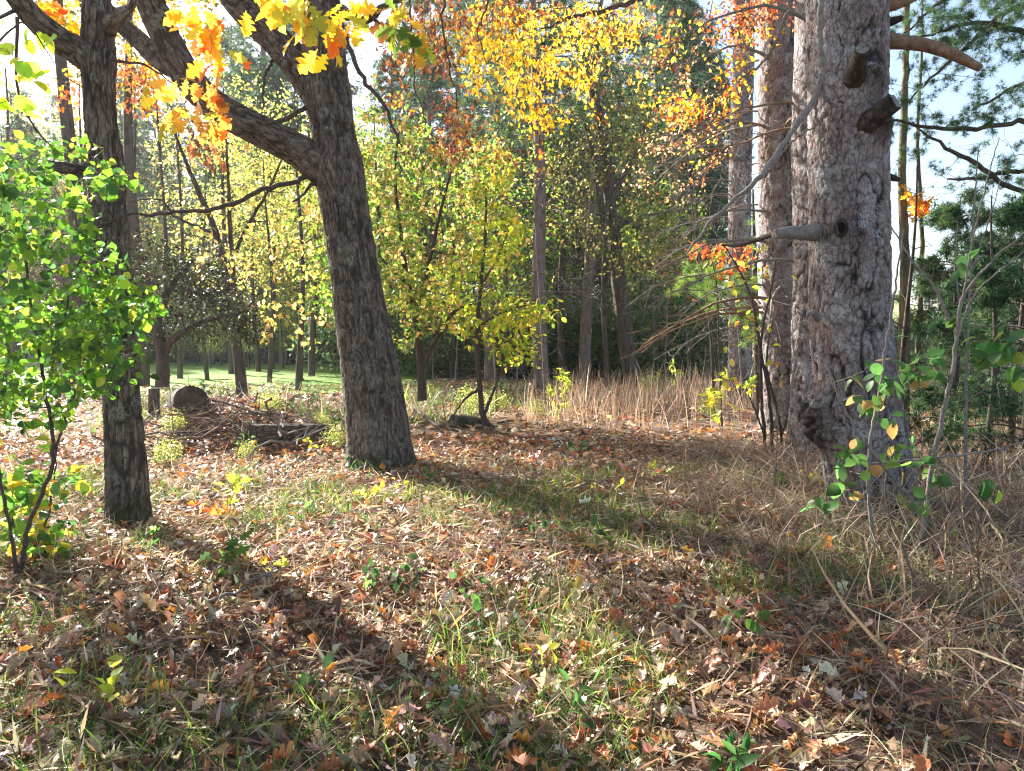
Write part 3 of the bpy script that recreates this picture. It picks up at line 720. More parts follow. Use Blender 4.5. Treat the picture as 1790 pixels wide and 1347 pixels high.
# ------------------------------------------------------------------ the big pine and its row
def stub(t, rows, seed, mat=None, name='stub'):
    P, R = px_path(rows)
    trunk_part(name, t, P, R, 0.008, 48, 'dead', seed, mat or M['deadwood'], cap=True)
    if R[-1] > .02:
        ax = (P[-1] - P[-2]) / np.linalg.norm(P[-1] - P[-2]); X = np.cross(ax, (0, 0, 1)); X /= np.linalg.norm(X); Z = np.cross(X, ax); q = np.random.default_rng(seed); th = np.linspace(0, 2 * np.pi, 20, endpoint=False)
        rim = P[-1] + (np.outer(np.cos(th), X) + np.outer(np.sin(th), Z)) * (R[-1] * .88 * (1 + .08 * q.normal(size=20)))[:, None] + ax * (.006 + .006 * q.normal(size=20))[:, None]
        V = np.vstack([rim, P[-1] + ax * .004]); part('cut_end', mesh('cut_end', V, np.array([[k, (k + 1) % 20, 20] for k in range(20)]), None, None, M['greytwig']), t)

def pine_big():
    d = 6.4; b = ground_at(1520, d)
    t = thing('pine_tree', b, 'massive grey-pink plated pine trunk with sawn branch stubs and a burl', 'tree')
    rows = [(1532, 940, d, 178), (1526, 900, d, 170), (1512, 820, d, 166), (1503, 750, d, 160), (1494, 690, d, 152), (1483, 600, d, 152), (1479, 500, d, 149), (1479, 400, d, 146), (1479, 300, d, 145), (1478, 200, d, 144), (1477, 100, d, 145), (1476, 0, d, 147),
            (1475, -150, d, 143), (1473, -400, d, 138), (1470, -800, d, 128), (1468, -1400, d, 110), (1466, -2200, d, 60)]
    P, R = px_path(rows); R = [q * .85 for q in R]; P = [q + np.array([.022, 0, 0]) for q in P]
    sk = trunk_part('trunk', t, P[:14], R[:14], 0.015, 196, 'pine', 61, M['pine'], root=0.04, lumps=[(math.pi * 1.5, 1.16, .13, .5, .17), (math.pi * 1.5 + .1, .95, .09, .4, .14), (.40, 3.37, .10, .36, .14), (.15, 3.80, .08, .32, .13), (-.15, 2.55, .015, .16, .09)])
    pt = Tubes(); S = spline(np.c_[P[12:], R[12:]], 30); pt.add(S[:, :3], S[:, 3] * .985, 40); part('upper_trunk', pt.build('upper_trunk', M['pinefar']), t)
    rr = d - .27
    dk = plain_material('dark_stub', [(0.35, (0.016, 0.012, 0.010)), (0.55, (0.06, 0.042, 0.032)), (.75, (.15, .12, .10))], 30, stretch=(1, 1, .6), bump=1, dist=.02)  # blotched near-black to brown colour for the stubs and knot ring
    stub(t, [(1491, 146, d - .2, 44), (1496, 128, rr - .08, 34), (1502, 106, rr - .2, 26), (1507, 86, rr - .3, 24)], 71, dk)
    stub(t, [(1508, 226, d - .2, 46), (1522, 212, rr - .04, 40), (1540, 196, rr - .12, 34), (1564, 177, rr - .20, 32)], 72, dk)
    stub(t, [(1425, 405, d - .1, 34), (1402, 407, d - .15, 26), (1380, 406, d - .2, 22), (1354, 409, d - .25, 17)], 73, M['greytwig'])
    stub(t, [(1352, 408, d - .2, 9), (1320, 420, d, 8), (1290, 428, d + .1, 6), (1262, 428, d + .2, 4)], 74, M['twig'], 'branch')
    stub(t, [(1540, 70, d, 30), (1565, 72, d - .05, 25), (1610, 77, d - .1, 22), (1660, 92, d - .15, 20), (1714, 119, d - .2, 13)], 75, M['deadwood'], 'branch')
    stub(t, [(1540, 42, d, 18), (1562, 36, d - .1, 14), (1578, 31, d - .15, 9)], 76, dk)
    stub(t, [(1540, 6, d, 34), (1570, 2, d, 24), (1640, -30, d, 16), (1720, -70, d, 6)], 79, M['deadwood'], 'branch')
    stub(t, [(1545, 306, d, 14), (1562, 311, d - .05, 10), (1572, 314, d - .05, 7)], 77, dk)
    stub(t, [(1430, 556, d - .25, 14), (1420, 546, d - .33, 10), (1412, 549, d - .36, 6)], 78, M['greytwig'])
    # knot hole: a dark ring sunk in the bark
    kh = at(1470, 398, d - .295); tb = Tubes(); th = np.linspace(0, 2 * np.pi, 15)
    ring = kh + np.c_[np.cos(th) * .042, 0 * th, np.sin(th) * .06]
    tb.add(ring, np.full(15, .017), 6, False); kr = part('knot_hole', tb.build('knot_hole', dk), t)
    hole = Tubes(); hole.add(np.array([kh + (0, .02, 0), kh + (0, .004, 0)]), np.array([.040, .046]), 14); part('knot_hole', hole.build('knot_hole', plain_material('knot_dark', [(.3, (.008, .006, .005)), (.7, (.02, .015, .012))], 30)), t)
    # bare branch hanging down the trunk and away to the side
    pl = Plant(15)
    g = [[(1440, -40, d - .45, 17), (1434, 40, d - .45, 16), (1437, 110, d - .45, 15), (1424, 170, d - .45, 15), (1390, 220, d - .5, 14), (1360, 265, d - .55, 13), (1325, 312, d - .6, 12), (1280, 350, d - .6, 9), (1235, 395, d - .7, 7), (1196, 448, d - .8, 4)],
         [(1437, 110, d - .45, 11), (1440, 160, d - .42, 10), (1456, 182, d - .4, 9), (1474, 184, d - .38, 5)],
         [(1400, -40, d - .4, 10), (1372, 30, d - .3, 8), (1352, 80, d - .2, 7), (1330, 110, d - .1, 6), (1290, 140, d, 4)],
         [(1424, 170, d - .42, 9), (1432, 230, d - .42, 8), (1440, 300, d - .4, 6), (1452, 340, d - .4, 3)],
         [(1325, 312, d - .6, 7), (1340, 300, d - .5, 6), (1392, 240, d - .4, 5), (1430, 215, d - .4, 4)]]
    for rw in g:
        P, R = px_path(rw); R = np.array(R) * .72; pl.stem(P, R, 8, 40, False)
        S = spline(np.c_[P, R], 40); tb = Tubes(); tb.add(S[:, :3] + np.random.default_rng(1).normal(0, .007, (40, 3)), S[:, 3] * np.random.default_rng(2).uniform(.8, 1.2, 40), 8); part('branch', tb.build('branch', M['greytwig']), t)
    r = np.random.default_rng(16)
    pl.reach(ellipsoid(r, [(1300, 260, 100, 130, 2, 5.8, 7), (1390, 330, 60, 200, 1.5, 5.8, 6.1), (1480, 420, 70, 120, .4, 5.9, 6.0)], 46, 5.6, 7), .006, .0014, .02, .1, wob=.1)
    o = part('twigs', pl.tw.build('twigs', M['greytwig']), t); o['kind'] = 'stuff'
    # needled crown, out of the picture above
    cr = Plant(17); zc = P[-1]
    r2 = np.random.default_rng(18); S = spline(np.c_[px_path(rows[12:])[0], px_path(rows[12:])[1]], 20); cr.seedpts(S[:, :3], S[:, 3] * .3)
    tg = np.array([S[k, :3] + np.array([math.cos(a) * q, math.sin(a) * q, .3]) for k, a, q in zip(r2.integers(4, 20, 90), r2.uniform(0, 6.28, 90), r2.uniform(.8, 3.2, 90))])
    tws = cr.reach(tg, .02, .004, .02, .1); L = Leaves(); leaves_on(L, tws, r2, 14, (.13, .2), NEED, .3, 1, -.1, .12)
    o = part('boughs', cr.tw.build('boughs', M['pinefar']), t); o['kind'] = 'stuff'; L.finish(t, 'tuftfar', M['needle'], None, 0, 'crown')
pine_big()

def row_pine(px, d, w, label, seed, lean=0, sides=110, step=.022, dead=14):
    b = ground_at(px, d); t = thing('pine_tree', b, label, 'tree', 'pines in the row beside the path')
    R0 = w / FPX * d / 2; r = np.random.default_rng(seed)
    hs = np.array([-.15, 0, .5, 1.2, 2.5, 4, 6, 8]); P = [b + np.array([lean * h * .02 + .03 * math.sin(h), .02 * h, h]) for h in hs]
    R = R0 * np.array([1.22, 1.14, 1.02, .99, .96, .93, .88, .83])
    trunk_part('trunk', t, P, R, step, sides, 'pine', seed, M['pine'], root=.06)
    up = Tubes(); U = [P[-1] - np.array([0, 0, .1]), P[-1] + np.array([0, .1, 4]), P[-1] + np.array([.1, .1, 8]), P[-1] + np.array([.1, .2, 11])]
    S = spline(np.c_[U, R0 * np.array([.82, .6, .35, .1])], 16); up.add(S[:, :3], S[:, 3], 16); part('upper_trunk', up.build('upper_trunk', M['pinefar']), t)
    pl = Plant(seed + 1); pl.seedpts(S[:, :3], S[:, 3] * .3)
    tg = np.array([S[k, :3] + np.array([math.cos(a) * q, math.sin(a) * q, .5]) for k, a, q in zip(r.integers(3, 16, 70), r.uniform(0, 6.28, 70), r.uniform(.8, 3, 70))])
    tws = pl.reach(tg, .02, .004, .0, .1); L = Leaves(); leaves_on(L, tws, r, 13, (.14, .22), NEED, .3, 1, -.1, .12)
    o = part('boughs', pl.tw.build('boughs', M['pinefar']), t); o['kind'] = 'stuff'; L.finish(t, 'tuftfar', M['needle'], None, 0, 'crown')
    # dead drooping lower branches
    for q in range(dead):
        h = r.uniform(1.6, 6.4); a = r.uniform(math.pi * .75, math.pi * 1.6); ln = r.uniform(.9, 2.6)
        dr = np.array([math.cos(a), math.sin(a), 0]); c0 = np.array([np.interp(h, hs, np.array(P)[:, 0]), b[1] + .02 * h, b[2] + h])
        s = np.linspace(0, 1, 9); C = c0 + dr * (R0 * .7 + s[:, None] * ln) + np.array([0, 0, 1]) * ((.25 * s - .75 * s ** 2) * ln * .6)[:, None]
        C[1:] += r.normal(0, .03, (8, 3)) * s[1:, None]
        tb = Tubes(); rad = np.linspace(.022, .005, 9) * (ln / 1.8); tb.add(C, rad, 6)
        for k in range(9):
            i0 = r.integers(3, 8); e = C[i0] + dr * r.uniform(.1, .6) + r.normal(0, .22, 3) - np.array([0, 0, .12]); m_ = (C[i0] + e) / 2 + r.normal(0, .06, 3)
            tb.add(np.array([C[i0], m_, e]), np.array([.005, .004, .002]), 4, False)
        part('dead_branch', tb.build('dead_branch', M['greytwig'] if q % 3 else M['deadwood']), t)
row_pine(1432, 9.2, 96, 'pine trunk half hidden directly behind the massive plated pine', 101, 0, 110, .026, 6)
row_pine(1372, 12.6, 74, 'pine trunk with one brightly sunlit edge, second behind the massive pine', 111, -1.2, 100, .03, 16)
row_pine(1292, 17.5, 40, 'row pine wrapped in pale tangled bare twigs beside the clearing', 121, 0, 70, .05, 20)

# ------------------------------------------------------------------ understorey trees and shrubs in view
def shrub(name, label, cat, stems, ells, n, depth, per, size, pal, shape, limit, seed, mat=None, twig=None, r0=.012, tip=.0016, droop=.1, up=.8,
          t0=.35, flat=.6, ldroop=.3, spread=.03, group=None, smat=None, base=None, far=None, end=.5, wob=.06, leafmat=None, fine=True):
    mat = mat or M['leaf']; P0 = px_path(stems[0])[0][0]
    b = base if base is not None else np.array([P0[0], P0[1], float(gz(P0[0], P0[1]))])
    t = thing(name, b, label, cat, group); pl = Plant(seed)
    for rw in stems:
        P, R = px_path(rw); S = spline(np.c_[P, R], max(10, 7 * len(rw)))
        S[1:, :3] += np.random.default_rng(seed).normal(0, .004, (len(S) - 1, 3))
        tb = Tubes(); tb.add(S[:, :3], np.maximum(S[:, 3], .0015), 8); part('stem', tb.build('stem', smat or M['twig']), t)
        pl.seedpts(S[:, :3], S[:, 3])
    r = np.random.default_rng(seed + 1)
    tws = pl.reach(ellipsoid(r, ells, n, *depth), r0, tip, droop, up, wob=wob)
    o = part('twigs', pl.tw.build('twigs', twig or M['twig']), t); o['kind'] = 'stuff'
    if per > 0:
        L = Leaves(); leaves_on(L, tws, r, per, size, pal, t0, flat, ldroop, spread, end=end)
        L.finish(t, shape, mat, {'leaf_mass': M['leaf_one'], 'dry_leaf_mass': M['dry_one']}.get(mat.name), limit, 'crown', seed, far)
    return t

# round-leaved shrub in front of the slim oak
shrub('buckthorn_shrub', 'dense shrub of round backlit green leaves in front of the slim oak', 'shrub',
      [[(30, 1040, 4.6, 9), (48, 930, 4.6, 8), (92, 800, 4.6, 7), (80, 690, 4.7, 6), (60, 560, 4.7, 5), (40, 420, 4.8, 4), (30, 320, 4.8, 2)],
       [(34, 1035, 4.6, 7), (10, 880, 4.5, 6), (-30, 700, 4.5, 5), (-60, 500, 4.6, 4), (-50, 300, 4.6, 2)],
       [(92, 800, 4.6, 5), (130, 690, 4.7, 4), (175, 600, 4.8, 3.5), (215, 520, 4.9, 2.5), (235, 470, 4.9, 2)],
       [(80, 690, 4.7, 4), (110, 560, 4.6, 3.5), (150, 430, 4.6, 3), (210, 330, 4.6, 2)]],
      [(90, 500, 150, 110, 4), (60, 620, 160, 90, 4), (190, 540, 85, 70, 2.2), (60, 380, 110, 70, 2.2), (30, 300, 60, 50, 1), (190, 310, 50, 20, .35), (50, 700, 90, 50, 1.4), (185, 640, 70, 45, 1.2), (120, 260, 60, 26, .25), (-60, 520, 120, 220, 2.4), (20, 480, 70, 160, 1.5)],
      620, (3.8, 5.7), 6, (.028, .075), BUCK, 'round', 300, 201, flat=1.3, ldroop=.45, spread=.03, droop=.05)
shrub('buckthorn_shrub', 'low leggy shrub with yellowing leaves at the foot of the dense green shrub', 'shrub',
      [[(40, 985, 5.3, 5), (85, 900, 5.3, 4), (95, 830, 5.3, 3), (100, 780, 5.3, 2)], [(40, 985, 5.3, 4), (20, 900, 5.2, 3), (5, 850, 5.2, 2)]],
      [(60, 830, 80, 60, 2), (25, 900, 60, 60, 2.5), (130, 830, 50, 40, .6), (20, 970, 50, 30, 1.6), (70, 940, 50, 30, 1)], 95, (4.7, 5.6), 5, (.06, .1), [(.45, .38, .04, 2), (.12, .24, .03, 3), (.06, .14, .03, 3), (.55, .35, .05, 1)], 'round', 60, 205)
# overhanging sprig in the top corner
shrub('hornbeam_sapling', 'thin arching sapling with a few large lime leaves beside the slim oak', 'sapling',
      [[(-40, 1010, 4.9, 8), (-70, 700, 4.7, 7), (-60, 400, 4.4, 6), (-30, 200, 4.2, 5), (10, 60, 4.1, 4), (40, 40, 4.1, 3), (95, 110, 4.2, 2)]],
      [(20, 105, 30, 25, 2), (75, 130, 30, 40, 1.5), (70, 65, 15, 10, .5), (10, 180, 25, 20, .8), (60, 170, 16, 10, .5)], 14, (4.0, 4.4), 2.2, (.07, .11), [(.32, .44, .03, 3), (.2, .34, .03, 2), (.45, .45, .04, 1)], 'round', 40, 208, flat=.8, ldroop=.8)

# dark crab-apple like tree and grey post behind the log
shrub('dark_tree', 'low spreading dark-leaved tree behind the brush pile', 'tree',
      [[(284, 676, 15.5, 26), (284, 620, 15.5, 22), (275, 560, 15.5, 18), (300, 500, 15.5, 12), (340, 450, 15.5, 6)], [(284, 610, 15.5, 14), (320, 580, 15.3, 12), (360, 560, 15.2, 9), (430, 545, 15, 4)], [(275, 560, 15.5, 12), (240, 500, 15.5, 8), (200, 440, 15.6, 4)]],
      [(300, 500, 110, 34, 3), (360, 545, 85, 34, 2.4), (235, 465, 70, 55, 1.6), (425, 575, 50, 20, .9), (305, 590, 55, 24, .9), (350, 460, 60, 30, .8)], 230, (14.2, 16.8), 24, (.06, .11), [(.030, .045, .016, 3), (.045, .05, .018, 2), (.045, .022, .02, 2), (.09, .10, .03, 1)], 'oval', 0, 211, mat=M['needle'], spread=.12, far='tiny', smat=M['darkbark'])
# small tree with yellow leaves on the lawn side
shrub('ash_tree', 'small multi-stemmed tree with sparse pale yellow leaves by the lawn', 'tree',
      [[(424, 705, 17.5, 22), (420, 650, 17.5, 20), (412, 590, 17.5, 18), (402, 530, 17.5, 17), (392, 470, 17.5, 14), (375, 400, 17.5, 11), (345, 330, 17.4, 9), (320, 270, 17.3, 6), (300, 220, 17.2, 3)],
       [(405, 540, 17.5, 10), (408, 470, 17.3, 8), (402, 400, 17.3, 8), (400, 330, 17.2, 6), (396, 260, 17, 4), (400, 180, 17, 2)],
       [(395, 480, 17.5, 8), (430, 400, 17.6, 6), (470, 330, 17.7, 5), (500, 260, 17.8, 3)], [(380, 410, 17.5, 6), (330, 390, 17.3, 4), (280, 370, 17.2, 3), (250, 380, 17, 2)]],
      [(430, 400, 90, 60, 3), (500, 460, 60, 60, 3), (540, 420, 40, 70, 2), (350, 380, 60, 40, 1.2), (400, 470, 60, 50, 1.5), (540, 340, 40, 50, 1.5), (480, 560, 60, 40, 1.4), (300, 300, 60, 60, .6), (420, 260, 100, 60, .8), (540, 550, 40, 50, 1.2)],
      150, (15, 19), 5, (.09, .15), YELLOW, 'oval', 300, 221, smat=M['darkbark'], spread=.06, ldroop=.8, r0=.02, tip=.003, end=.8)
# bushy tree of lime and ochre leaves behind the leaning oak
shrub('maple_tree', 'bushy understorey tree of lime and ochre leaves behind the leaning oak', 'tree',
      [[(738, 700, 13.5, 17), (736, 640, 13.5, 15), (728, 560, 13.5, 12), (710, 480, 13.5, 10), (700, 400, 13.4, 7), (690, 300, 13.3, 5), (700, 210, 13.2, 3)],
       [(737, 645, 13.5, 9), (770, 580, 13.3, 7), (800, 540, 13.2, 5), (830, 530, 13.1, 3)], [(728, 560, 13.5, 8), (752, 450, 13.6, 7), (775, 350, 13.6, 5), (800, 260, 13.6, 3)],
       [(714, 500, 13.5, 5), (660, 440, 13.5, 4), (640, 350, 13.5, 3)]],
      [(760, 370, 120, 110, 4), (700, 300, 80, 90, 2.5), (680, 460, 55, 80, 2), (780, 470, 100, 70, 2.5), (690, 560, 70, 50, 1.5), (840, 300, 55, 60, 1.6), (650, 260, 30, 70, 1), (800, 550, 70, 40, 1)],
      430, (12.3, 14.8), 12, (.06, .115), YELGRN, 'oval', 300, 231, end=.75, spread=.06, ldroop=.6, r0=.016, tip=.0025)
shrub('maple_tree', 'thin crooked understorey tree with yellow-green tiers beside the clearing', 'tree',
      [[(862, 752, 12.4, 12), (848, 735, 12.4, 11), (840, 690, 12.4, 9), (836, 640, 12.4, 9), (834, 590, 12.4, 8), (840, 500, 12.4, 6.5), (848, 420, 12.4, 5), (850, 330, 12.4, 3.5)],
       [(846, 726, 12.4, 7), (860, 690, 12.3, 5), (875, 650, 12.3, 3), (880, 625, 12.2, 2)], [(838, 680, 12.4, 5), (815, 695, 12.3, 4), (790, 730, 12.2, 2.5)], [(840, 500, 12.4, 4), (870, 450, 12.3, 3), (890, 400, 12.2, 2)],
       [(835, 570, 12.4, 4), (880, 545, 12.2, 3), (930, 530, 12, 2)]],
      [(920, 545, 60, 28, 2.2), (880, 580, 70, 25, 1.5), (880, 400, 40, 25, 1.6), (870, 440, 50, 20, 1.0), (860, 320, 40, 50, 1.5), (800, 520, 60, 60, 1.5), (900, 620, 50, 20, .9)],
      150, (11.5, 13.2), 9, (.075, .12), [(.46, .44, .04, 3), (.30, .36, .03, 3), (.16, .28, .03, 2), (.5, .33, .08, 1)], 'oval', 200, 241, spread=.07, flat=.4, r0=.012, tip=.002)
# red-leaved hazy tree on the far side of the lawn, dark oak and slim trunks of the middle distance
shrub('oak_tree', 'tall dark-stemmed oak with olive leaves at the back of the clearing', 'tree',
      [[(1108, 668, 24, 34), (1100, 630, 24, 29), (1090, 560, 24, 27), (1082, 500, 24, 26), (1076, 430, 24, 24), (1066, 350, 24, 20), (1056, 250, 24, 17), (1035, 150, 24, 14), (1000, 50, 24, 11), (975, -40, 24, 9), (960, -200, 24, 4)],
       [(1076, 430, 24, 14), (1050, 360, 23.8, 12), (1040, 290, 23.6, 9), (1020, 210, 23.5, 6), (990, 160, 23.4, 3)], [(1066, 350, 24, 10), (1100, 290, 24.3, 7), (1130, 220, 24.5, 4)], [(1072, 400, 24, 8), (1120, 380, 24, 5), (1170, 370, 24, 3)]],
      [(1080, 330, 110, 120, 4), (1050, 200, 110, 110, 4), (1120, 430, 90, 60, 2), (1000, 60, 140, 90, 2.5), (980, -120, 200, 120, 2), (1160, 250, 80, 90, 1.6), (980, 330, 50, 80, 1)],
      520, (21.5, 26.5), 16, (.09, .15), OLIVE + [(.26, .22, .05, 2)], 'oval', 0, 251, smat=M['darkbark'], spread=.22, far='tiny', r0=.03, tip=.004)

# ------------------------------------------------------------------ background trees: prototypes and copies
def proto_pine(seed, h, first, dense, size, pal, spread=1.0, lean=.02, mat=None):
    t = thing('background_pine', (0, 0, 0), '', 'tree'); r = np.random.default_rng(seed); tb = Tubes()
    z = np.linspace(-.2, h, 14); a0 = r.uniform(0, 6.28)
    C = np.c_[np.cos(a0) * lean * z + .06 * np.sin(z * .7), np.sin(a0) * lean * z, z]; R = .21 * (1 - .9 * (np.maximum(z, 0) / h) ** 1.1) + .01
    tb.add(C, R, 10); part('trunk', tb.build('trunk', mat or M['pinefar']), t)
    br = Tubes(); L = Leaves()
    for k in range(dense):
        u = r.uniform(0, 1) ** .8; zz = h * (.14 + .85 * u); a = r.uniform(0, 6.28)
        live = zz > h * first
        ln = (.6 + 2.1 * (1 - (zz / h)) ** .7) * r.uniform(.6, 1.15) * spread * (1 if live else .7)
        s = np.linspace(0, 1, 6); dr = np.array([math.cos(a), math.sin(a), 0]); c0 = np.array([np.interp(zz, z, C[:, 0]), np.interp(zz, z, C[:, 1]), zz])
        Q = c0 + dr * (s * ln)[:, None] + np.array([0, 0, 1]) * (((.35 if live else .15) * s - .45 * s * s) * ln)[:, None]
        Q[1:] += r.normal(0, .04, (5, 3)); br.add(Q, np.linspace(.028, .007, 6) * (.6 + .4 * ln / 2), 4, False)
        for q in range(3):
            i0 = r.integers(2, 5); e = Q[i0] + dr * r.uniform(.1, .5) * ln * .5 + r.normal(0, .18 * ln, 3) * (1, 1, .5)
            br.add(np.array([Q[i0], (Q[i0] + e) / 2 + r.normal(0, .03, 3), e]), np.array([.009, .007, .004]), 3, False)
            if live: leaves_on(L, [np.array([Q[i0], (Q[i0] + e) / 2, e])], r, 5, size, pal, .2, 1, -.2, .06)
        if live: leaves_on(L, [Q], r, 9, size, pal, .3, 1, -.2, .1)
    o = part('branches', br.build('branches', mat or M['pinefar']), t); o['kind'] = 'stuff'
    o = part('crown', L.mass('tuftfar', M['needle'], 'crown', None, seed), t); o['kind'] = 'stuff'
    return t

def proto_leafy(seed, h, r0, pal, size, n, crown0=.3, wide=2.6, per=13, shape='tiny', name='background_tree', mat=None):
    t = thing(name, (0, 0, 0), '', 'tree'); r = np.random.default_rng(seed); pl = Plant(seed)
    z = np.linspace(-.15, h * .92, 12); C = np.c_[.12 * np.sin(z * .5 + seed), .12 * np.cos(z * .6 + seed), z]; R = r0 * (1 - .88 * np.maximum(z, 0) / h)
    tb = Tubes(); tb.add(C, R, 9); pl.seedpts(C[3:], R[3:] * .7)
    T = []
    while len(T) < n:
        q = r.uniform(-1, 1, 3)
        if q.dot(q) < 1: T.append((q[0] * wide, q[1] * wide, h * (crown0 + (1 - crown0) * (q[2] + 1) / 2)))
    T = np.array(T); tws = pl.reach(T, .022, .004, .1, .9)
    part('trunk', tb.build('trunk', mat or M['darkbark']), t); o = part('branches', pl.tw.build('branches', M['twig']), t); o['kind'] = 'stuff'
    L = Leaves()
    if per: 
        leaves_on(L, tws, r, per, size, pal, .3, .8, .4, .2)
        o = part('crown', L.mass(shape, M['leaf'], 'crown', None, seed), t); o['kind'] = 'stuff'
    return t

def place(proto, spots, label, group, first=True):
    for k, (x, y, s, a) in enumerate(spots):
        o = proto if (first and k == 0) else copy_tree(proto)
        o.location = (x, y, float(gz(x, y)) - .03); o.scale = (s, s, s * (.93 + .14 * ((k * 7) % 10) / 10)); o.rotation_euler = (0, 0, a)
        o['label'] = label; o['category'] = 'tree'; o['group'] = group
        if not group: del o['group']

r = np.random.default_rng(77)
def spots(rows, smin=.85, smax=1.2): return [(x, y, r.uniform(smin, smax), r.uniform(0, 6.28)) for x, y in rows]
def px_spots(rows, smin=.85, smax=1.2):
    rows = [(px, d + (14 if px < 360 and d > 29 else 0)) for px, d in rows]
    return [((px - PW / 2) / FPX * d, d, r.uniform(smin, smax), r.uniform(0, 6.28)) for px, d in rows]
pA = proto_pine(301, 15, .34, 170, (.16, .27), NEED)
pB = proto_pine(302, 17, .42, 150, (.16, .28), NEED + [(.12, .17, .06, 2)], 1.1, .05)
pD = proto_pine(304, 15, .30, 210, (.13, .22), NEED + [(.10, .15, .07, 2)], .9)
pC = proto_pine(303, 14, .12, 150, (.16, .26), NEED, 1.2)
place(pB, px_spots([(948, 22), (1022, 26), (856, 27)], .95, 1.05), 'tall bare-stemmed pine with a leaning grey trunk behind the bushy tree', 'leaning grey pines behind the clearing')
place(pA, px_spots([(60, 36), (150, 44), (235, 39), (330, 47), (455, 45), (520, 50), (600, 46), (690, 38), (760, 34), (800, 44), (905, 38), (985, 41), (1130, 36), (1180, 33), (1215, 40), (1060, 48), (20, 50), (-60, 42), (-150, 48), (390, 58), (560, 60), (660, 58), (840, 58), (110, 52), (200, 56), (280, 44), (370, 43), (430, 49), (495, 43), (545, 55), (625, 53), (735, 60), (930, 55), (975, 50), (1090, 58), (1115, 47), (1235, 50), (-20, 56), (70, 64)]), 'tall pine with bare lower trunk in the wood at the back', 'pines in the wood at the back')
place(pC, px_spots([(300, 62), (480, 66), (120, 60), (720, 52), (1010, 58), (1150, 52), (880, 66), (-30, 64), (1205, 60), (580, 70), (960, 72), (1060, 70), (1120, 66), (790, 70), (400, 72), (220, 70), (640, 66), (60, 74)], .9, 1.3), 'full-crowned dark pine in the far wood', 'full-crowned pines in the far wood')
place(pD, px_spots([(15, 62), (130, 66), (240, 64), (420, 60), (475, 54), (530, 62), (585, 58), (745, 52), (800, 60), (860, 50), (915, 62), (970, 55), (1030, 63), (1085, 53), (1150, 60), (1200, 52), (1245, 62), (-40, 60)], 1.55, 1.95), 'very tall slender pine rising above the wood at the back', 'very tall pines above the wood')
lA = proto_leafy(311, 11, .13, [(.46, .37, .08, 3), (.30, .31, .06, 3), (.16, .22, .05, 3), (.48, .28, .09, 1)], (.10, .17), 300, .25, 2.6, 13)
lB = proto_leafy(312, 12, .15, RUST + OLIVE, (.12, .2), 260, .3, 2.8, 14)
lC = proto_leafy(313, 9, .10, YELGRN + LIME, (.12, .2), 240, .18, 2.4, 15)
lD = proto_leafy(314, 5.5, .06, [(.34, .12, .05, 3), (.25, .08, .04, 2), (.42, .2, .07, 1)], (.1, .17), 170, .12, 1.7, 14)
lE = proto_leafy(315, 10, .11, [(0.05, 0.05, 0.03)], (.1, .17), 260, .2, 2.2, 0)
lG = proto_leafy(316, 2.6, .04, [(.08, .13, .05, 3), (.12, .16, .05, 2), (.05, .09, .035, 2), (.22, .22, .07, 1)], (.1, .16), 150, .02, 1.7, 20, name='background_shrub')
place(pD, px_spots([(175, 58), (215, 52), (290, 60), (330, 54), (60, 56)], 1.3, 1.6), 'tall pine with ragged crown far beyond the lawn', 'ragged pines beyond the lawn', False)
place(lA, px_spots([(250, 33), (520, 38), (640, 30), (430, 52), (720, 44), (30, 30), (900, 46), (350, 40), (580, 52), (290, 45), (460, 43), (400, 31), (550, 30), (150, 42), (230, 48), (480, 36), (620, 40), (760, 36)]), 'yellow-leaved tree in the wood at the back', 'yellow trees in the wood at the back')
place(lB, px_spots([(1170, 40), (950, 50), (1100, 44), (790, 50), (180, 50), (700, 62)]), 'rusty brown oak in the wood at the back', 'rusty oaks in the wood at the back')
place(lC, px_spots([(830, 30), (660, 24), (1140, 30), (930, 32), (480, 56), (90, 40), (200, 36), (880, 24), (270, 40), (330, 34), (500, 41), (570, 45), (610, 26), (700, 34)], .75, 1.05), 'yellow-green young tree in the wood at the back', 'yellow-green trees in the wood at the back')
place(lD, px_spots([(1182, 29), (560, 44), (1030, 46), (300, 50)], .9, 1.2), 'small russet-leaved tree in the wood at the back', 'russet trees in the wood at the back')
place(lE, px_spots([(170, 30), (320, 28), (240, 24), (20, 24), (450, 33), (580, 34), (90, 27), (1045, 31), (1150, 34), (1250, 36), (1220, 28), (770, 40), (1000, 34)]), 'bare grey-stemmed tree standing in the wood at the back', 'bare trees in the wood at the back')
gs = []
for px in range(-60, 640, 45): gs.append((px + r.uniform(-15, 15), r.uniform(45, 50)))
for px in range(640, 1290, 42): gs.append((px + r.uniform(-15, 15), r.uniform(27, 36)))
for px in range(-60, 1290, 75): gs.append((px + r.uniform(-15, 15), r.uniform(52, 66)))
place(lG, px_spots(gs, .9, 1.5), 'dark green bush at the foot of the wood at the back', 'dark bushes along the wood')
lF = proto_leafy(317, 3.6, .03, STRAW, (.1, .1), 130, .05, 1.3, 0, name='bare_shrub', mat=M['greytwig'])
lH = proto_leafy(318, 1.5, .015, [(.34, .36, .07, 3), (.20, .26, .05, 3), (.44, .36, .10, 1), (.10, .16, .04, 2)], (.07, .12), 90, .05, .75, 14, name='weedy_shrub')
place(lE, px_spots([(q + r.uniform(-18, 18), r.uniform(21, 44)) for q in range(-20, 1270, 42)], .6, 1.1), 'bare grey-stemmed tree standing in the wood at the back', 'bare trees in the wood at the back', False)
place(lF, px_spots([(q + r.uniform(-20, 20), r.uniform(15, 27)) for q in list(range(620, 1000, 48)) + list(range(1130, 1330, 34))], .6, 1.15), 'leafless tangle of thin grey twigs at the edge of the wood', 'leafless shrubs at the edge of the wood')
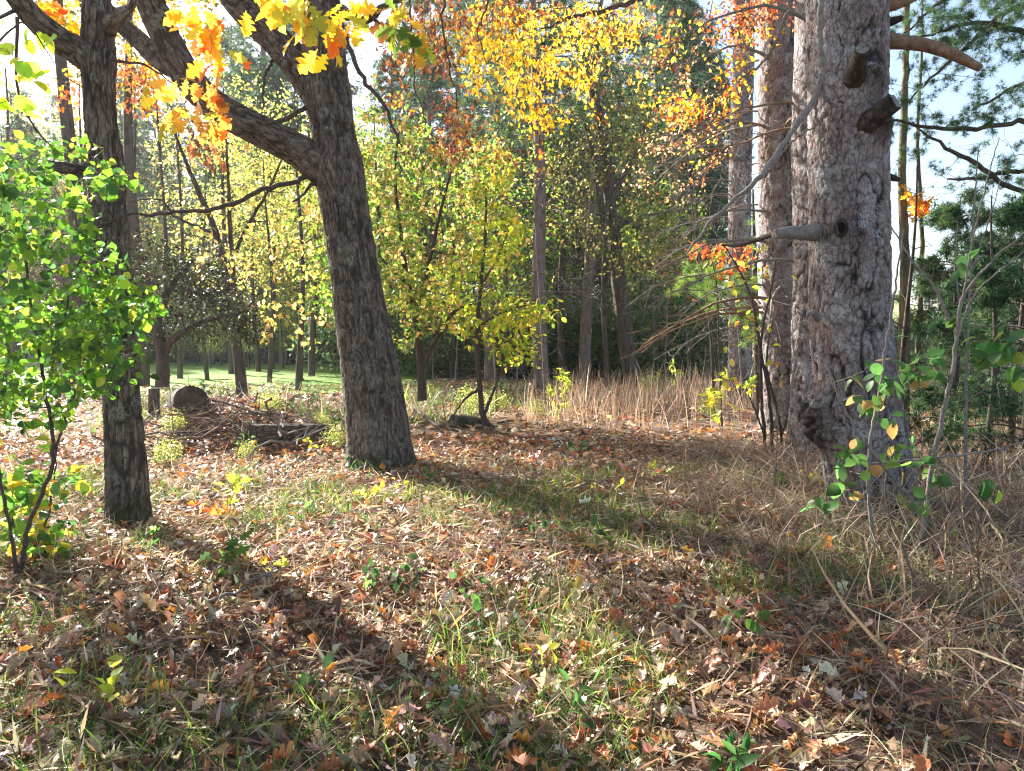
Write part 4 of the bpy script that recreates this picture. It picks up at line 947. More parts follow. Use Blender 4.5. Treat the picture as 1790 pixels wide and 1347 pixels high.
place(lH, px_spots([(q + r.uniform(-18, 18), r.uniform(12.5, 20)) for q in list(range(700, 1000, 60)) + [1150, 1235]], .2, .45), 'knee-high yellow-green weedy shrub around the clearing', 'weedy shrubs around the clearing')
place(lH, px_spots([(300, 10.3), (430, 9.2), (470, 10.8), (560, 11.2), (585, 10), (500, 12.2), (620, 12), (290, 9.0)], .10, .24), 'low leafy weed growing through the brush pile', 'weeds around the brush pile', False)
place(lF, [(3.9, 5.6, .38, 1), (4.5, 6.6, .45, 2), (3.3, 7.4, .4, 3), (4.2, 8.6, .5, 4), (5.3, 7.6, .5, 5), (3.4, 4.9, .26, .4), (2.35, 6.9, .3, 2.2)], 'low leafless tangle of twigs in the dry grass by the massive pine', 'leafless twigs by the massive pine', False)
place(lC, px_spots([(q + r.uniform(-18, 18), r.uniform(30, 46)) for q in list(range(380, 640, 34)) + list(range(640, 1000, 40)) + list(range(1000, 1260, 34))], .28, .5), 'waist-high leafy sapling at the foot of the wood at the back', 'leafy saplings at the foot of the wood', False)
def deep(rows, a_, b_): return [((px - PW / 2) / FPX * d, d, r.uniform(a_, b_), r.uniform(0, 6.28)) for px, d in rows]
place(lG, deep([(q + r.uniform(-12, 12), r.uniform(43, 50)) for q in range(120, 640, 26)], .7, 1.4), 'dark green bush at the foot of the wood at the back', 'dark bushes along the wood', False)
place(lC, deep([(q + r.uniform(-15, 15), r.uniform(42, 52)) for q in range(100, 620, 36)], .3, .62), 'waist-high leafy sapling at the foot of the wood at the back', 'leafy saplings at the foot of the wood', False)
place(lA, deep([(-10, 50), (45, 56), (110, 52), (165, 60), (225, 54), (20, 64)], 1.45, 1.8), 'tall pale-leaved tree far beyond the lawn', 'tall pale trees beyond the lawn', False)
place(lF, deep([(300, 10.0), (380, 9.8), (455, 10.6), (540, 10.9), (600, 11.5), (330, 12)], .14, .3), 'leafless brush sprouting from the brush pile', 'leafless brush on the brush pile', False)
place(lE, [(5.2, 8.4, .36, 1.), (6.3, 9.6, .44, 2.), (4.9, 9.6, .40, 3.), (6.2, 8.3, .34, 4.), (7.4, 10.6, .46, 5.)], 'slender bare young tree in the dry grass past the massive pine', 'bare young trees past the massive pine', False)
place(pC, deep([(250, 58), (310, 63), (385, 52), (445, 57), (505, 52), (575, 56), (640, 50), (905, 40), (960, 44), (1020, 38), (1130, 41), (1185, 38), (1230, 44), (1075, 45)], .9, 1.25), 'full-crowned dark pine in the far wood', 'full-crowned pines in the far wood', False)
# trees to the side that shade the ground
lS = proto_leafy(321, 17, .24, GOLD + OLIVE, (.16, .24), 300, .55, 2.6, 11)
place(lS, [(-11.6, 24.0, 1.0, .3), (-11.4, 20.2, 1.0, 1.9)], 'broad golden oak beside the lawn at the edge of the wood', 'golden oaks at the edge of the wood')
lT = proto_leafy(323, 12, .16, GOLD + YELGRN, (.14, .2), 150, .3, 2.8, 8)
place(lT, [(-12.0, 14.6, .95, .4), (-11.0, 10.8, .9, 2.2)], 'thin-crowned golden tree beside the lawn at the edge of the wood', 'thin-crowned trees at the edge of the wood')
# far treeline beyond the field
place(lC, [(x, y, r.uniform(1.0, 1.5), r.uniform(0, 6)) for x, y in [(60, 120), (72, 126), (84, 118), (95, 130), (106, 122), (120, 128)]], 'low distant tree beyond the dry field', 'distant trees beyond the field', False)

place(pC, [(x, y, q, r.uniform(0, 6)) for x, y, q in [(15.5, 26, .3), (18, 31, .34), (21.5, 36, .36), (24, 37, .3), (20, 30, .26), (27, 42, .4), (16.6, 31, .3)]], 'stubby young pine standing out in the dry field', 'young pines in the field', False)
place(lG, [(x, y, q, r.uniform(0, 6)) for x, y, q in [(17, 34, .9), (20, 40, 1.0), (24, 46, 1.1), (28, 50, 1.2), (33, 54, 1.2), (14, 25, .5)]], 'low dark bush on the far side of the dry field', 'bushes in the field', False)

# ------------------------------------------------------------------ conifers and saplings beyond the big pine
def bough_tree(name, label, cat, stem_rows, boughs, seed, per, size, pal, twig, smat, shape='tuft'):
    P, R = px_path(stem_rows); b = np.array([P[0][0], P[0][1], float(gz(P[0][0], P[0][1]))])
    t = thing(name, b, label, cat); S = spline(np.c_[P, R], 40); tb = Tubes(); tb.add(S[:, :3], S[:, 3], 12); part('trunk', tb.build('trunk', smat), t)
    r = np.random.default_rng(seed); L = Leaves()
    for rw, nt_ in boughs:
        P, R = px_path(rw); pl = Plant(seed); S = spline(np.c_[P, R], 24); S[1:, :3] += r.normal(0, .012, (23, 3)); tb = Tubes(); tb.add(S[:, :3], S[:, 3], 6)
        part('bough', tb.build('bough', twig), t); pl.seedpts(S[4:, :3], S[4:, 3])
        k = r.integers(6, 24, nt_); T = S[k, :3] + r.normal(0, 1, (nt_, 3)) * (.30, .35, .13) * (np.linalg.norm(S[-1, :3] - S[0, :3]) / 2.2)
        tws = pl.reach(T, .006, .0016, .0, .0, wob=.05)
        o = part('twigs', pl.tw.build('twigs', twig), t); o['kind'] = 'stuff'
        if per: leaves_on(L, tws, r, per, size, pal, .45, 1, -.1, .02, end=.7)
    if per: L.finish(t, shape, M['needle'], None, 0, 'crown', seed)
    return t
bough_tree('white_pine', 'white pine reaching feathery boughs across the blue sky', 'tree',
           [(1905, 830, 9, 60), (1905, 600, 9, 52), (1905, 200, 9, 46), (1900, -200, 9, 38), (1900, -600, 9, 20)],
           [([(1905, 120, 9, 16), (1800, 60, 9, 10), (1700, 40, 9, 7), (1600, 70, 9, 3)], 95), ([(1905, 20, 9, 16), (1790, 10, 9, 10), (1680, 90, 8.7, 6), (1590, 170, 8.5, 3)], 90),
            ([(1905, 230, 9, 14), (1780, 215, 9, 9), (1680, 225, 9, 8), (1560, 210, 9, 4)], 45), ([(1905, 400, 9, 14), (1790, 340, 9, 9), (1700, 285, 9, 8), (1600, 225, 9, 3)], 45),
            ([(1905, 290, 9.3, 12), (1800, 296, 9.2, 8), (1720, 308, 9, 7), (1655, 315, 9, 3)], 36), ([(1905, -40, 9.5, 14), (1780, -20, 10, 9), (1650, 0, 10.4, 6), (1580, 60, 10.5, 3)], 90),
            ([(1905, 60, 9.4, 12), (1850, 130, 9.2, 9), (1780, 150, 9, 6), (1700, 190, 9, 3)], 60)],
           401, 9, (.06, .10), NEED + [(.08, .15, .06, 2)], M['twig'], M['darkbark'])
def conifer(label, px, d, h, n, reach_, seed, pal, size=(.09, .15), z0=.25):
    b = ground_at(px, d); t = thing('young_pine', b, label, 'tree', None); r = np.random.default_rng(seed); tb = Tubes(); z = np.linspace(-.1, h, 12)
    C = b + np.c_[.04 * np.sin(z * 2), .04 * np.cos(z * 1.7), z]; tb.add(C, .05 * (1 - .9 * z / h) + .004, 8); part('trunk', tb.build('trunk', M['darkbark']), t)
    L = Leaves(); pl = Plant(seed)
    for k in range(n):
        u = r.uniform(0, 1); zz = z0 + (h - z0) * u; a = r.uniform(0, 6.28); ln = reach_ * (1 - u * .8) * r.uniform(.6, 1.1); dr = np.array([math.cos(a), math.sin(a), 0])
        s = np.linspace(0, 1, 7); c0 = b + np.array([.04 * math.sin(zz * 2), .04 * math.cos(zz * 1.7), zz])
        Q = c0 + dr * (s * ln)[:, None] + np.array([0, 0, 1]) * ((.30 * s - .32 * s * s) * ln)[:, None]; pl.tw.add(Q, np.linspace(.012, .003, 7), 4, False)
        tw = [Q]
        for q in range(8):
            i0 = r.integers(2, 7); e = Q[i0] + dr * r.uniform(.05, .3) * ln + np.cross(dr, (0, 0, 1)) * r.normal(0, .22) * ln + np.array([0, 0, r.normal(0, .04)]); m_ = (Q[i0] + e) / 2
            C2 = np.array([Q[i0], m_, e]); pl.tw.add(C2, np.array([.004, .003, .002]), 3, False); tw.append(C2)
        leaves_on(L, tw, r, 7, size, pal, .3, 1, -.1, .03, end=.5)
    o = part('branches', pl.tw.build('branches', M['twig']), t); o['kind'] = 'stuff'; L.finish(t, 'tuftfar', M['needle'], None, 0, 'crown', seed)
conifer('dark young pine standing at the edge of the dry field', 1795, 8.6, 3.0, 60, 1.6, 411, NEED)
conifer('slim young pine just past the massive pine trunk', 1668, 11.5, 3.6, 55, 1.4, 415, NEED + [(.09, .16, .04, 2)])
conifer('small young pine growing low in the dry grass of the field', 1740, 14, 3.4, 55, 1.8, 418, NEED)
bough_tree('young_pine', 'young pine with bright lime needle sprays in front of the row of pines', 'tree',
           [(1330, 762, 14.2, 16), (1325, 640, 14.2, 13), (1320, 520, 14.2, 11), (1318, 400, 14.2, 6), (1316, 330, 14.2, 3)],
           [([(1322, 560, 14.2, 7), (1290, 500, 13.8, 5), (1240, 480, 13.4, 4), (1190, 486, 13.2, 2)], 46), ([(1322, 560, 14.2, 6), (1280, 540, 13.8, 5), (1240, 510, 13.5, 3), (1200, 505, 13.3, 2)], 34), ([(1318, 470, 14.2, 6), (1345, 380, 13.6, 4), (1355, 370, 13.3, 2)], 14), ([(1320, 520, 14.2, 6), (1340, 560, 13.6, 4), (1310, 600, 13.3, 2)], 22)],
           421, 6, (.10, .16), NEEDLIT, M['greytwig'], M['darkbark'])
shrub('aspen_tree', 'slender mossy-stemmed tree standing between the massive pine and the young pines', 'tree',
      [[(1578, 780, 11, 24), (1580, 600, 11, 20), (1582, 450, 11, 17), (1577, 330, 11, 14), (1580, 200, 11, 12), (1584, 80, 11, 11), (1586, -60, 11, 10), (1588, -300, 11, 5)], [(1602, 790, 12, 12), (1605, 600, 12, 10), (1612, 420, 12, 8), (1604, 240, 12, 6), (1612, 60, 12, 4), (1610, -100, 12, 2)]],
      [(1600, 355, 26, 16, 3, 10.6, 11.2), (1590, 360, 30, 18, 2, 10.6, 11.2), (1585, 480, 20, 50, .4), (1580, -150, 90, 80, 3)], 26, (10.4, 11.4), 8, (.10, .15), ORANGE + GOLD[:2], 'oaklo', 60, 431, smat=M['mossbark'])
bare = [
    ('bare grey sapling forking beside the massive pine, with a few large green leaves', [[(1612, 960, 5.2, 9), (1622, 860, 5.2, 9), (1650, 720, 5.2, 8), (1672, 600, 5.2, 7), (1684, 520, 5.2, 6), (1735, 455, 5.1, 4), (1800, 400, 5, 3)], [(1660, 560, 5.2, 5), (1632, 500, 5.2, 5), (1595, 455, 5.2, 4), (1560, 400, 5.2, 2.5), (1500, 340, 5.2, 1.5)], [(1684, 520, 5.2, 4), (1698, 430, 5.2, 3.5), (1720, 340, 5.2, 2.5), (1745, 240, 5.2, 1.5)], [(1672, 600, 5.2, 4), (1700, 520, 5.1, 3), (1790, 440, 5, 2)]],
     [(1600, 640, 45, 35, 1), (1560, 700, 30, 50, 1.5), (1650, 545, 40, 20, .5), (1680, 470, 20, 10, .3), (1560, 790, 40, 40, 1.4), (1510, 800, 40, 40, 1), (1620, 840, 30, 40, .8)], 24, 3.4),
    ('upright bare sapling rising out of the dry grass by the young pines', [[(1690, 905, 5.9, 7), (1688, 780, 5.9, 6), (1690, 640, 5.9, 5), (1696, 500, 5.9, 4), (1700, 380, 5.9, 3), (1712, 250, 5.9, 1.5)], [(1692, 620, 5.9, 4), (1672, 480, 5.9, 3), (1674, 390, 5.9, 2)], [(1697, 480, 5.9, 3), (1730, 380, 5.9, 2), (1760, 280, 5.9, 1.2)], [(1690, 700, 5.9, 3), (1740, 670, 5.7, 2.5), (1800, 640, 5.5, 1.5)]],
     [(1700, 350, 70, 140, 2), (1750, 600, 50, 120, .8)], 26, 0),
    ('leaning bare sapling crossing in front of the massive pine trunk', [[(1545, 1010, 5.0, 8), (1525, 930, 5.0, 8), (1520, 860, 5.0, 7), (1520, 790, 5, 7), (1535, 690, 5, 6), (1556, 560, 5, 5), (1572, 450, 5, 3), (1580, 400, 5, 2)], [(1600, 880, 5, 5), (1540, 810, 4.9, 5), (1480, 720, 4.9, 4), (1440, 630, 4.9, 3), (1400, 570, 4.9, 2)], [(1525, 810, 5, 4), (1640, 800, 4.9, 4), (1740, 785, 4.8, 3), (1800, 770, 4.8, 2)]],
     [(1530, 650, 30, 20, 1), (1490, 820, 40, 30, 1), (1520, 710, 40, 30, 1), (1480, 880, 50, 30, 1)], 18, 3.2)]
GREENBIG = [(.09, .19, .045, 3), (.06, .14, .04, 3), (.15, .26, .05, 1), (.42, .26, .09, .6)]
for q, (lb, st, el, n, per) in enumerate(bare):
    shrub('sapling', lb, 'sapling', st, el, n, (4.7, 5.4) if q != 1 else (5.5, 6.2), per, (.07, .115), GREENBIG, 'round', 70, 441 + q * 3, twig=M['greytwig'], smat=M['greytwig'], r0=.006, wob=.09, ldroop=.5, base=None)
shrub('sapling', 'bare twiggy sapling with drooping green leaves at the field edge', 'sapling',
      [[(1800, 900, 5.4, 6), (1795, 760, 5.4, 5), (1780, 640, 5.4, 4), (1765, 560, 5.4, 2)]], [(1745, 600, 30, 25, 2), (1770, 640, 25, 40, 2), (1760, 840, 40, 30, .6)], 14, (5.1, 5.6), 3.4, (.09, .13), GREENBIG[:3] + [(.3, .38, .05, 2)], 'round', 40, 455, twig=M['greytwig'], smat=M['greytwig'], r0=.006, ldroop=.8)
# thin multi-stemmed shrub by the row pine
shrub('dogwood_shrub', 'dark thin-stemmed bare shrub at the foot of the row of pines', 'shrub',
      [[(1338, 790, 9.5, 7), (1332, 700, 9.5, 6), (1326, 590, 9.5, 5.5), (1310, 510, 9.5, 4), (1285, 460, 9.5, 3), (1262, 420, 9.5, 2)], [(1350, 790, 9.5, 7), (1345, 690, 9.5, 6), (1330, 600, 9.5, 5), (1345, 520, 9.5, 4), (1360, 440, 9.5, 2)],
       [(1368, 790, 9.6, 6), (1360, 720, 9.6, 5), (1340, 640, 9.6, 4), (1350, 560, 9.6, 3)], [(1338, 770, 9.5, 4), (1322, 720, 9.4, 3), (1308, 690, 9.4, 2)], [(1366, 760, 9.6, 4), (1390, 700, 9.5, 3), (1400, 690, 9.4, 1.5)]],
      [(1310, 560, 50, 90, 2), (1290, 480, 40, 40, 1), (1360, 620, 50, 60, 1.2), (1270, 680, 40, 20, .5), (1340, 480, 50, 50, .8), (1240, 440, 40, 16, .8)], 60, (8.8, 10), 1.3, (.07, .11), [(.42, .44, .05, 3), (.5, .4, .08, 1), (.5, .2, .04, 1.5)], 'oval', 90, 461, r0=.007, wob=.1)
shrub('tangled_vine', 'mass of pale bare twigs tangled up the row of pines', 'vine',
      [[(1300, 700, 15.8, 5), (1290, 560, 15.8, 4), (1280, 420, 15.8, 3), (1290, 300, 15.8, 2)], [(1330, 720, 14.5, 4), (1345, 500, 14.5, 3), (1335, 300, 14, 2)]],
      [(1285, 420, 70, 150, 3), (1290, 600, 50, 80, 2), (1240, 330, 80, 80, 2), (1330, 250, 50, 120, 1.5), (1200, 250, 90, 80, 1.5), (1240, 150, 100, 90, 1.5)], 430, (12.0, 16), 0, (1, 1), STRAW, 'oval', 0, 471, twig=M['greytwig'], smat=M['greytwig'], r0=.009, tip=.0028, droop=.0, up=0, wob=.12)
shrub('beech_sapling', 'twiggy sapling with small coppery leaves in front of the pines', 'sapling',
      [[(1250, 740, 15, 5), (1240, 560, 15, 4), (1215, 400, 15, 3), (1200, 260, 15, 2)]], [(1180, 300, 80, 60, 2), (1220, 230, 60, 60, 2), (1140, 230, 60, 40, 1), (1200, 130, 80, 70, 2), (1100, 310, 50, 30, .6)], 130, (13, 15.5), 5, (.05, .08), [(.5, .24, .10, 3), (.55, .36, .18, 2), (.45, .14, .04, 1)], 'oval', 60, 481, spread=.05, far='tiny', twig=M['greytwig'])
shrub('sapling', 'thin sapling with orange leaves in front of the young lime pine', 'sapling',
      [[(1262, 745, 12.8, 4), (1256, 600, 12.8, 3), (1250, 480, 12.8, 2.5), (1240, 430, 12.8, 1.5)]], [(1245, 440, 40, 16, 3), (1310, 445, 40, 14, 1.6), (1275, 470, 30, 12, .8)], 26, (12.2, 13.4), 6, (.09, .13), RED, 'oaklo', 60, 485, r0=.006)

# ------------------------------------------------------------------ brush pile, logs and sticks
def cut_log(name, a, b, rad, label, seed):
    a, b = np.array(a, float), np.array(b, float); t = thing(name, np.array([(a[0] + b[0]) / 2, (a[1] + b[1]) / 2, min(a[2], b[2]) - rad]), label, 'log')
    u = np.linspace(0, 1, 5)[:, None]
    V, tr, Q, A, sk = bark_tube(a + (b - a) * u, np.array([rad * .95, rad * 1.02, rad, rad, rad]), .03, 60, 'oak', seed)
    part('bark', mesh('bark', V, tr, Q, A, M['oak'], True), t)
    m, nt, bs = _mat('log_end'); tc = nt.nodes.new('ShaderNodeTexCoord'); nt.links.new(_ramp(nt, [(.3, (.018, .013, .010)), (.5, (.07, .052, .04)), (.68, (.15, .12, .095))], _noise(nt, 9, 6, .7, tc.outputs['Object'])), bs.inputs['Base Color']); bs.inputs['Roughness'].default_value = .95
    ax = (b - a) / np.linalg.norm(b - a); r_ = np.random.default_rng(seed); n = 40; th = np.linspace(0, 2 * np.pi, n, endpoint=False)
    X = np.cross(ax, (0, 0, 1)); X /= np.linalg.norm(X); Z = np.cross(X, ax); rings = []
    for k, f in enumerate((.98, .7, .35)):
        rr = rad * f * (1 + .04 * r_.normal(size=n)); rings.append(np.outer(np.cos(th) * rr, X) + np.outer(np.sin(th) * rr, Z) + ax * (.012 + .006 * r_.normal(size=n) - .012 * k)[:, None])
    V = np.vstack(rings + [ax[None] * -.015]); Q = [[k * n + j, k * n + (j + 1) % n, (k + 1) * n + (j + 1) % n, (k + 1) * n + j] for k in range(2) for j in range(n)]; T = [[2 * n + j, 2 * n + (j + 1) % n, 3 * n] for j in range(n)]
    o = part('cut_end', mesh('cut_end', V, np.array(T), np.array(Q), None, m), t); o.location = b
    return t
e1 = at(334, 703, 10.75); cut_log('log', e1 + np.array([-.75, 1.5, -.12]), e1, .235, 'sawn grey log end poking out on top of the brush pile', 501)
e2 = at(440, 762, 9.75); cut_log('log', e2 + np.array([.75, .75, -.08]), e2, .15, 'smaller dark log low in the brush pile', 504)

r = np.random.default_rng(511)
sticks = []
for v in range(5):
    tb = Tubes(); L_ = 1.0; s = np.linspace(-.5, .5, 8); C = np.c_[s * L_, r.normal(0, .025, 8), r.normal(0, .03, 8) + .05 * np.cos(s * 3)]
    tb.add(C, np.linspace(.013, .006, 8), 6)
    for q in range(3):
        i0 = r.integers(3, 7); e = C[i0] + np.array([.18, r.normal(0, .12), abs(r.normal(0, .08))]); tb.add(np.array([C[i0], (C[i0] + e) / 2, e]), np.array([.006, .005, .003]), 4, False)
    sticks.append(tb)
stick_me = [tb.build('stick', m_) for tb, m_ in zip(sticks, [M['greytwig'], M['deadwood'], M['twig'], M['greytwig'], M['deadwood']])]
bp_ = thing('brush_pile', np.array([-4.1, 10.9, float(gz(-4.1, 10.9))]), 'heap of dead sticks and brushwood around the sawn log', 'brush pile')
for k in range(48):
    x = -3.95 + r.normal(0, .72); y = 10.35 + r.normal(0, .55)
    if k % 3 == 0: x, y = -3.5 + r.normal(0, .6), 9.9 + r.normal(0, .25)
    o = part('stick', stick_me[k % 5], bp_)
    s_ = r.uniform(.45, 1.5); h = float(gz(x, y)) + r.uniform(.0, .10)
    o.matrix_basis = Matrix.Translation((x, y, h)) @ Matrix.Rotation(r.normal(.25, 1.2), 4, 'Z') @ Matrix.Rotation(r.normal(0, .32), 4, 'Y') @ Matrix.Diagonal((s_, s_, s_, 1))

def ground_stick(pxs, rad, label, mat, lift=.03):
    P = []
    for px, py in pxs:
        d = FPX * EYE / (py - HZ); x = (px - PW / 2) / FPX * d; P.append((x, d, float(gz(x, d)) + lift))
    S = spline(np.c_[P, np.linspace(rad, rad * .5, len(P))], 18); rr = np.random.default_rng(int(pxs[0][0])); S[1:-1, :3] += rr.normal(0, .008, (16, 3))
    t = thing('fallen_branch', S[0, :3], label, 'branch'); tb = Tubes(); tb.add(S[:, :3], S[:, 3], 7); part('stem', tb.build('stem', mat), t)
    for k in (5, 9, 13):
        e = S[k, :3] + (S[k, :3] - S[k - 3, :3]) * 1.1 + np.array([rr.normal(0, .06), rr.normal(0, .08), .02]); tb = Tubes(); tb.add(np.array([S[k, :3], (S[k, :3] + e) / 2, e]), np.array([rad * .4, rad * .35, rad * .2]), 5); part('twig', tb.build('twig', mat), t)
ground_stick([(350, 1092), (415, 1065), (430, 1045), (490, 1034), (600, 1036)], .011, 'long crooked grey stick lying across the leaf litter', M['greytwig'], .05)
ground_stick([(715, 715), (740, 740), (770, 762), (800, 770)], .03, 'dark arched branch fallen behind the leaning oak', M['twig'], .12)
ground_stick([(870, 745), (905, 740), (960, 752)], .02, 'short dead branch at the foot of the crooked understorey tree', M['twig'], .03)
ground_stick([(880, 1075), (930, 1058), (975, 1050)], .012, 'short pale stick half sunk in the short grass', M['deadwood'], .02)
ground_stick([(1260, 1062), (1310, 1072), (1350, 1076)], .014, 'weathered twig lying beside the curled oak leaves', M['deadwood'], .03)
ground_stick([(1610, 930), (1625, 870), (1655, 840)], .022, 'pale broken branch leaning in the dry grass by the pine', M['greytwig'], .10)

def stump(label, px, d, rad, h, seed):
    b = ground_at(px, d); t = thing('tree_stump', b, label, 'stump')
    V, tr, Q, A, _ = bark_tube([b - (0, 0, .1), b + (0, 0, h * .5), b + (.01, 0, h)], [rad * 1.2, rad, rad * .95], .03, 36, 'oak', seed, root=.2, cap=True)
    part('trunk', mesh('trunk', V, tr, Q, A, M['oak'], True), t)
stump('short stump standing on the mown lawn', 523, 26, .12, .42, 521)
stump('pale weathered stump beside the dark-leaved tree', 267, 13.4, .09, .6, 525)
stump('low mossy stump in the litter behind the leaning oak', 815, 12.9, .26, .16, 523)

# ------------------------------------------------------------------ ground cover: litter, grass, stalks
def field_points(rng, y0, y1, n, half=.70, pad=1.2):
    y = np.sqrt(rng.uniform(y0 * y0, y1 * y1, n)); x = rng.uniform(-1, 1, n) * (half * y + pad)
    return x, y
def shade_clear(x, y):   # keep litter out of the trunks
    m = np.ones(len(x), bool)
    for cx, cy, rr in ((-3.12, 6.3, .20), (-1.5, 8.8, .42), (2.98, 6.4, .42)): m &= (x - cx) ** 2 + (y - cy) ** 2 > rr * rr
    return m
def grassy(x, y):        # dead grass dominates on the pine side of the path
    return np.clip(sstep(.2, 1.6, x - .10 * y + .5 * vnoise(x * .7, y * .7, 0, 51)), 0, 1)
LITLO = [(.3, .26, .10), (.55, .12, .34)]
SH['lit'] = [leaf_shape(LITLO, .5, .3, .3), leaf_shape(LITLO, -.4, .5, -.6), leaf_shape(LITLO, .8, -.4, .8)]
def litter(y0, y1, n, size, rng, keep_in_grass=.35, lift=.05):
    x, y = field_points(rng, y0, y1, n); m = shade_clear(x, y) & (rng.uniform(size=n) < 1 - (1 - keep_in_grass) * grassy(x, y)) & ((y < 24) | (x > -3.5))
    x, y = x[m], y[m]; k = len(x); N = rng.normal(0, .38, (k, 3)); N[:, 2] = np.abs(N[:, 2]) + .8
    L = Leaves(); L.add(np.c_[x, y, gz(x, y) + rng.uniform(.006, lift, k)], np.c_[rng.normal(size=(k, 2)), rng.normal(0, .22, k)], N, size[0] + (size[1] - size[0]) * rng.uniform(size=k) ** 1.5, pick(DRY, k, rng, .28)); return L
r = np.random.default_rng(601)
La = litter(1.5, 5.2, 12000, (.03, .125), r)
top, rest = La.rank(300)
o = obj('leaf_litter', La.mass('dry', M['dry'], 'leaf_litter', rest, 1)); tag(o, 'carpet of brown fallen oak leaves over the near ground', 'leaf litter', kind='stuff')
p_, R_, s_, c_ = La.cat()
names = [('pale beige fallen oak leaf lying curled on the near ground', np.array((.56, .42, .31))), ('tan fallen oak leaf lying on the near ground', np.array((.40, .26, .17))),
         ('dark brown fallen oak leaf lying on the near ground', np.array((.15, .08, .05))), ('rust orange fallen oak leaf lying on the near ground', np.array((.46, .16, .04)))]
for q, i in enumerate(top):
    c = c_[i]; sat = (c.max() - c.min()) / c.max()
    lb = names[3] if sat > .82 and c.max() > .28 else names[int(np.argmin([abs(c.mean() - nn[1].mean()) for nn in names[:3]]))]
    o = obj('fallen_leaf', shared_leaf('dryone', q % 5, M['dry_one'])); m = np.eye(4); m[:3, :3] = R_[i] * s_[i]; m[:3, 3] = p_[i] + (0, 0, .015); o.matrix_basis = Matrix(m.tolist())
    o.color = (*[float(v) for v in c], 1); tag(o, lb[0], 'leaf', 'fallen oak leaves on the near ground')
Lb = litter(5.0, 11.5, 23000, (.055, .13), r, .45)
o = obj('leaf_litter', Lb.mass('lit', M['dry'], 'leaf_litter', None, 2)); tag(o, 'brown fallen leaves strewn around the oaks and the path', 'leaf litter', kind='stuff')
Lc = litter(11, 27, 24000, (.10, .2), r, .7)
o = obj('leaf_litter', Lc.mass('tiny', M['dry'], 'leaf_litter', None, 3)); tag(o, 'thin brown leaf litter spreading under the far trees', 'leaf litter', kind='stuff')

def blade_shape(curl, w=.03, side=0.0):
    V = []; n = 4
    for k in range(n):
        t = k / n; z = curl * t * t; V += [(-w * (1 - t * .7) + side * t * t, t * (1 - .35 * abs(curl) * t), z), (w * (1 - t * .7) + side * t * t, t * (1 - .35 * abs(curl) * t), z)]
    V.append((side, 1 - .35 * abs(curl), curl)); T = []
    for k in range(n - 1): a = 2 * k; T += [(a, a + 1, a + 3), (a, a + 3, a + 2)]
    T.append((2 * n - 2, 2 * n - 1, 2 * n)); return np.array(V), np.array(T)
SH['blade'] = [blade_shape(.3, .022), blade_shape(.7, .02, .2), blade_shape(-.5, .022, -.2), blade_shape(1.0, .018, .3)]
SH['dead'] = [blade_shape(.9, .016, .4), blade_shape(-1.2, .014, -.5), blade_shape(.4, .012, .2), blade_shape(1.5, .014, .6)]
SH['stalk'] = [blade_shape(.08, .009, .03), blade_shape(-.12, .008, -.05), blade_shape(.25, .008, .1)]
def blades(x, y, rng, size, pal, lean, shape, mat, name, label, seed, jit=.22, z=0):
    k = len(x); Y = rng.normal(0, lean, (k, 3)); Y[:, 2] = 1; N = rng.normal(size=(k, 3)); N[:, 2] *= .2
    L = Leaves(); L.add(np.c_[x, y, gz(x, y) + z], Y, N, rng.uniform(*size, k) * np.exp(rng.normal(0, .2, k)), pick(pal, k, rng, jit))
    return tag(obj(name, L.mass(shape, mat, name, None, seed)), label, 'grass', kind='stuff')
r = np.random.default_rng(621)
x, y = field_points(r, 1.7, 8.5, 60000); pt_ = vnoise(x * 1.1, y * 1.1, 0, 61) + .5 * vnoise(x * 3, y * 3, 0, 62); m = (pt_ > .20 + .04 * np.maximum(y - 4, 0)) & shade_clear(x, y) & (x < 2.6); x, y = x[m], y[m]
blades(x, y, r, (.07, .19), GRASS, .5, 'blade', M['blade'], 'grass', 'tufts of short green grass among the fallen leaves', 4)
x, y = field_points(r, 1.7, 9, 40000); m = (r.uniform(size=len(x)) < .42) & shade_clear(x, y); x, y = x[m], y[m]
blades(x, y, r, (.08, .22), STRAW + GRASS[2:3], .9, 'dead', M['blade'], 'grass', 'thin withered grass lying over the leaf litter', 5, .25)
x, y = field_points(r, 1.7, 10.5, 120000); m = (r.uniform(size=len(x)) < grassy(x, y) ** 1.5 * np.clip(1.35 - y * .06, .3, 1) * .8) & shade_clear(x, y); x, y = x[m], y[m]
blades(x, y, r, (.10, .26), [(.26, .185, .125, 3), (.36, .27, .19, 2), (.17, .12, .085, 3), (.46, .37, .27, .8), (.12, .12, .06, 1.5)], 1.25, 'dead', M['blade'], 'dry_grass', 'matted curling dead grass beside the massive pine', 6, .28)
x, y = field_points(r, 2.2, 9, 16000); m = (r.uniform(size=len(x)) < sstep(1.0, 2.2, x - .12 * y)) & shade_clear(x, y); x, y = x[m], y[m]
blades(x, y, r, (.25, .55), [(.26, .19, .13, 3), (.36, .28, .20, 2), (.16, .11, .08, 2), (.5, .41, .30, .8)], .6, 'dead', M['blade'], 'dry_grass', 'long curling dead grass standing under the bare saplings', 16, .28)
x = r.uniform(.2, 6.4, 4200); y = r.uniform(12.4, 21, 4200); m = vnoise(x * .6, y * .6, 0, 63) + r.normal(0, .3, len(x)) > -.1; x, y = x[m], y[m]
blades(x, y, r, (.35, .8), [(.44, .30, .20, 3), (.52, .39, .27, 2), (.34, .22, .15, 2)], .16, 'stalk', M['blade'], 'tall_dry_grass', 'tall pale dry stalks standing in the sunlit clearing', 7, .15)
x = r.uniform(5.5, 17, 9000); y = r.uniform(9.5, 26, 9000); m = x > .46 * y; x, y = x[m], y[m]
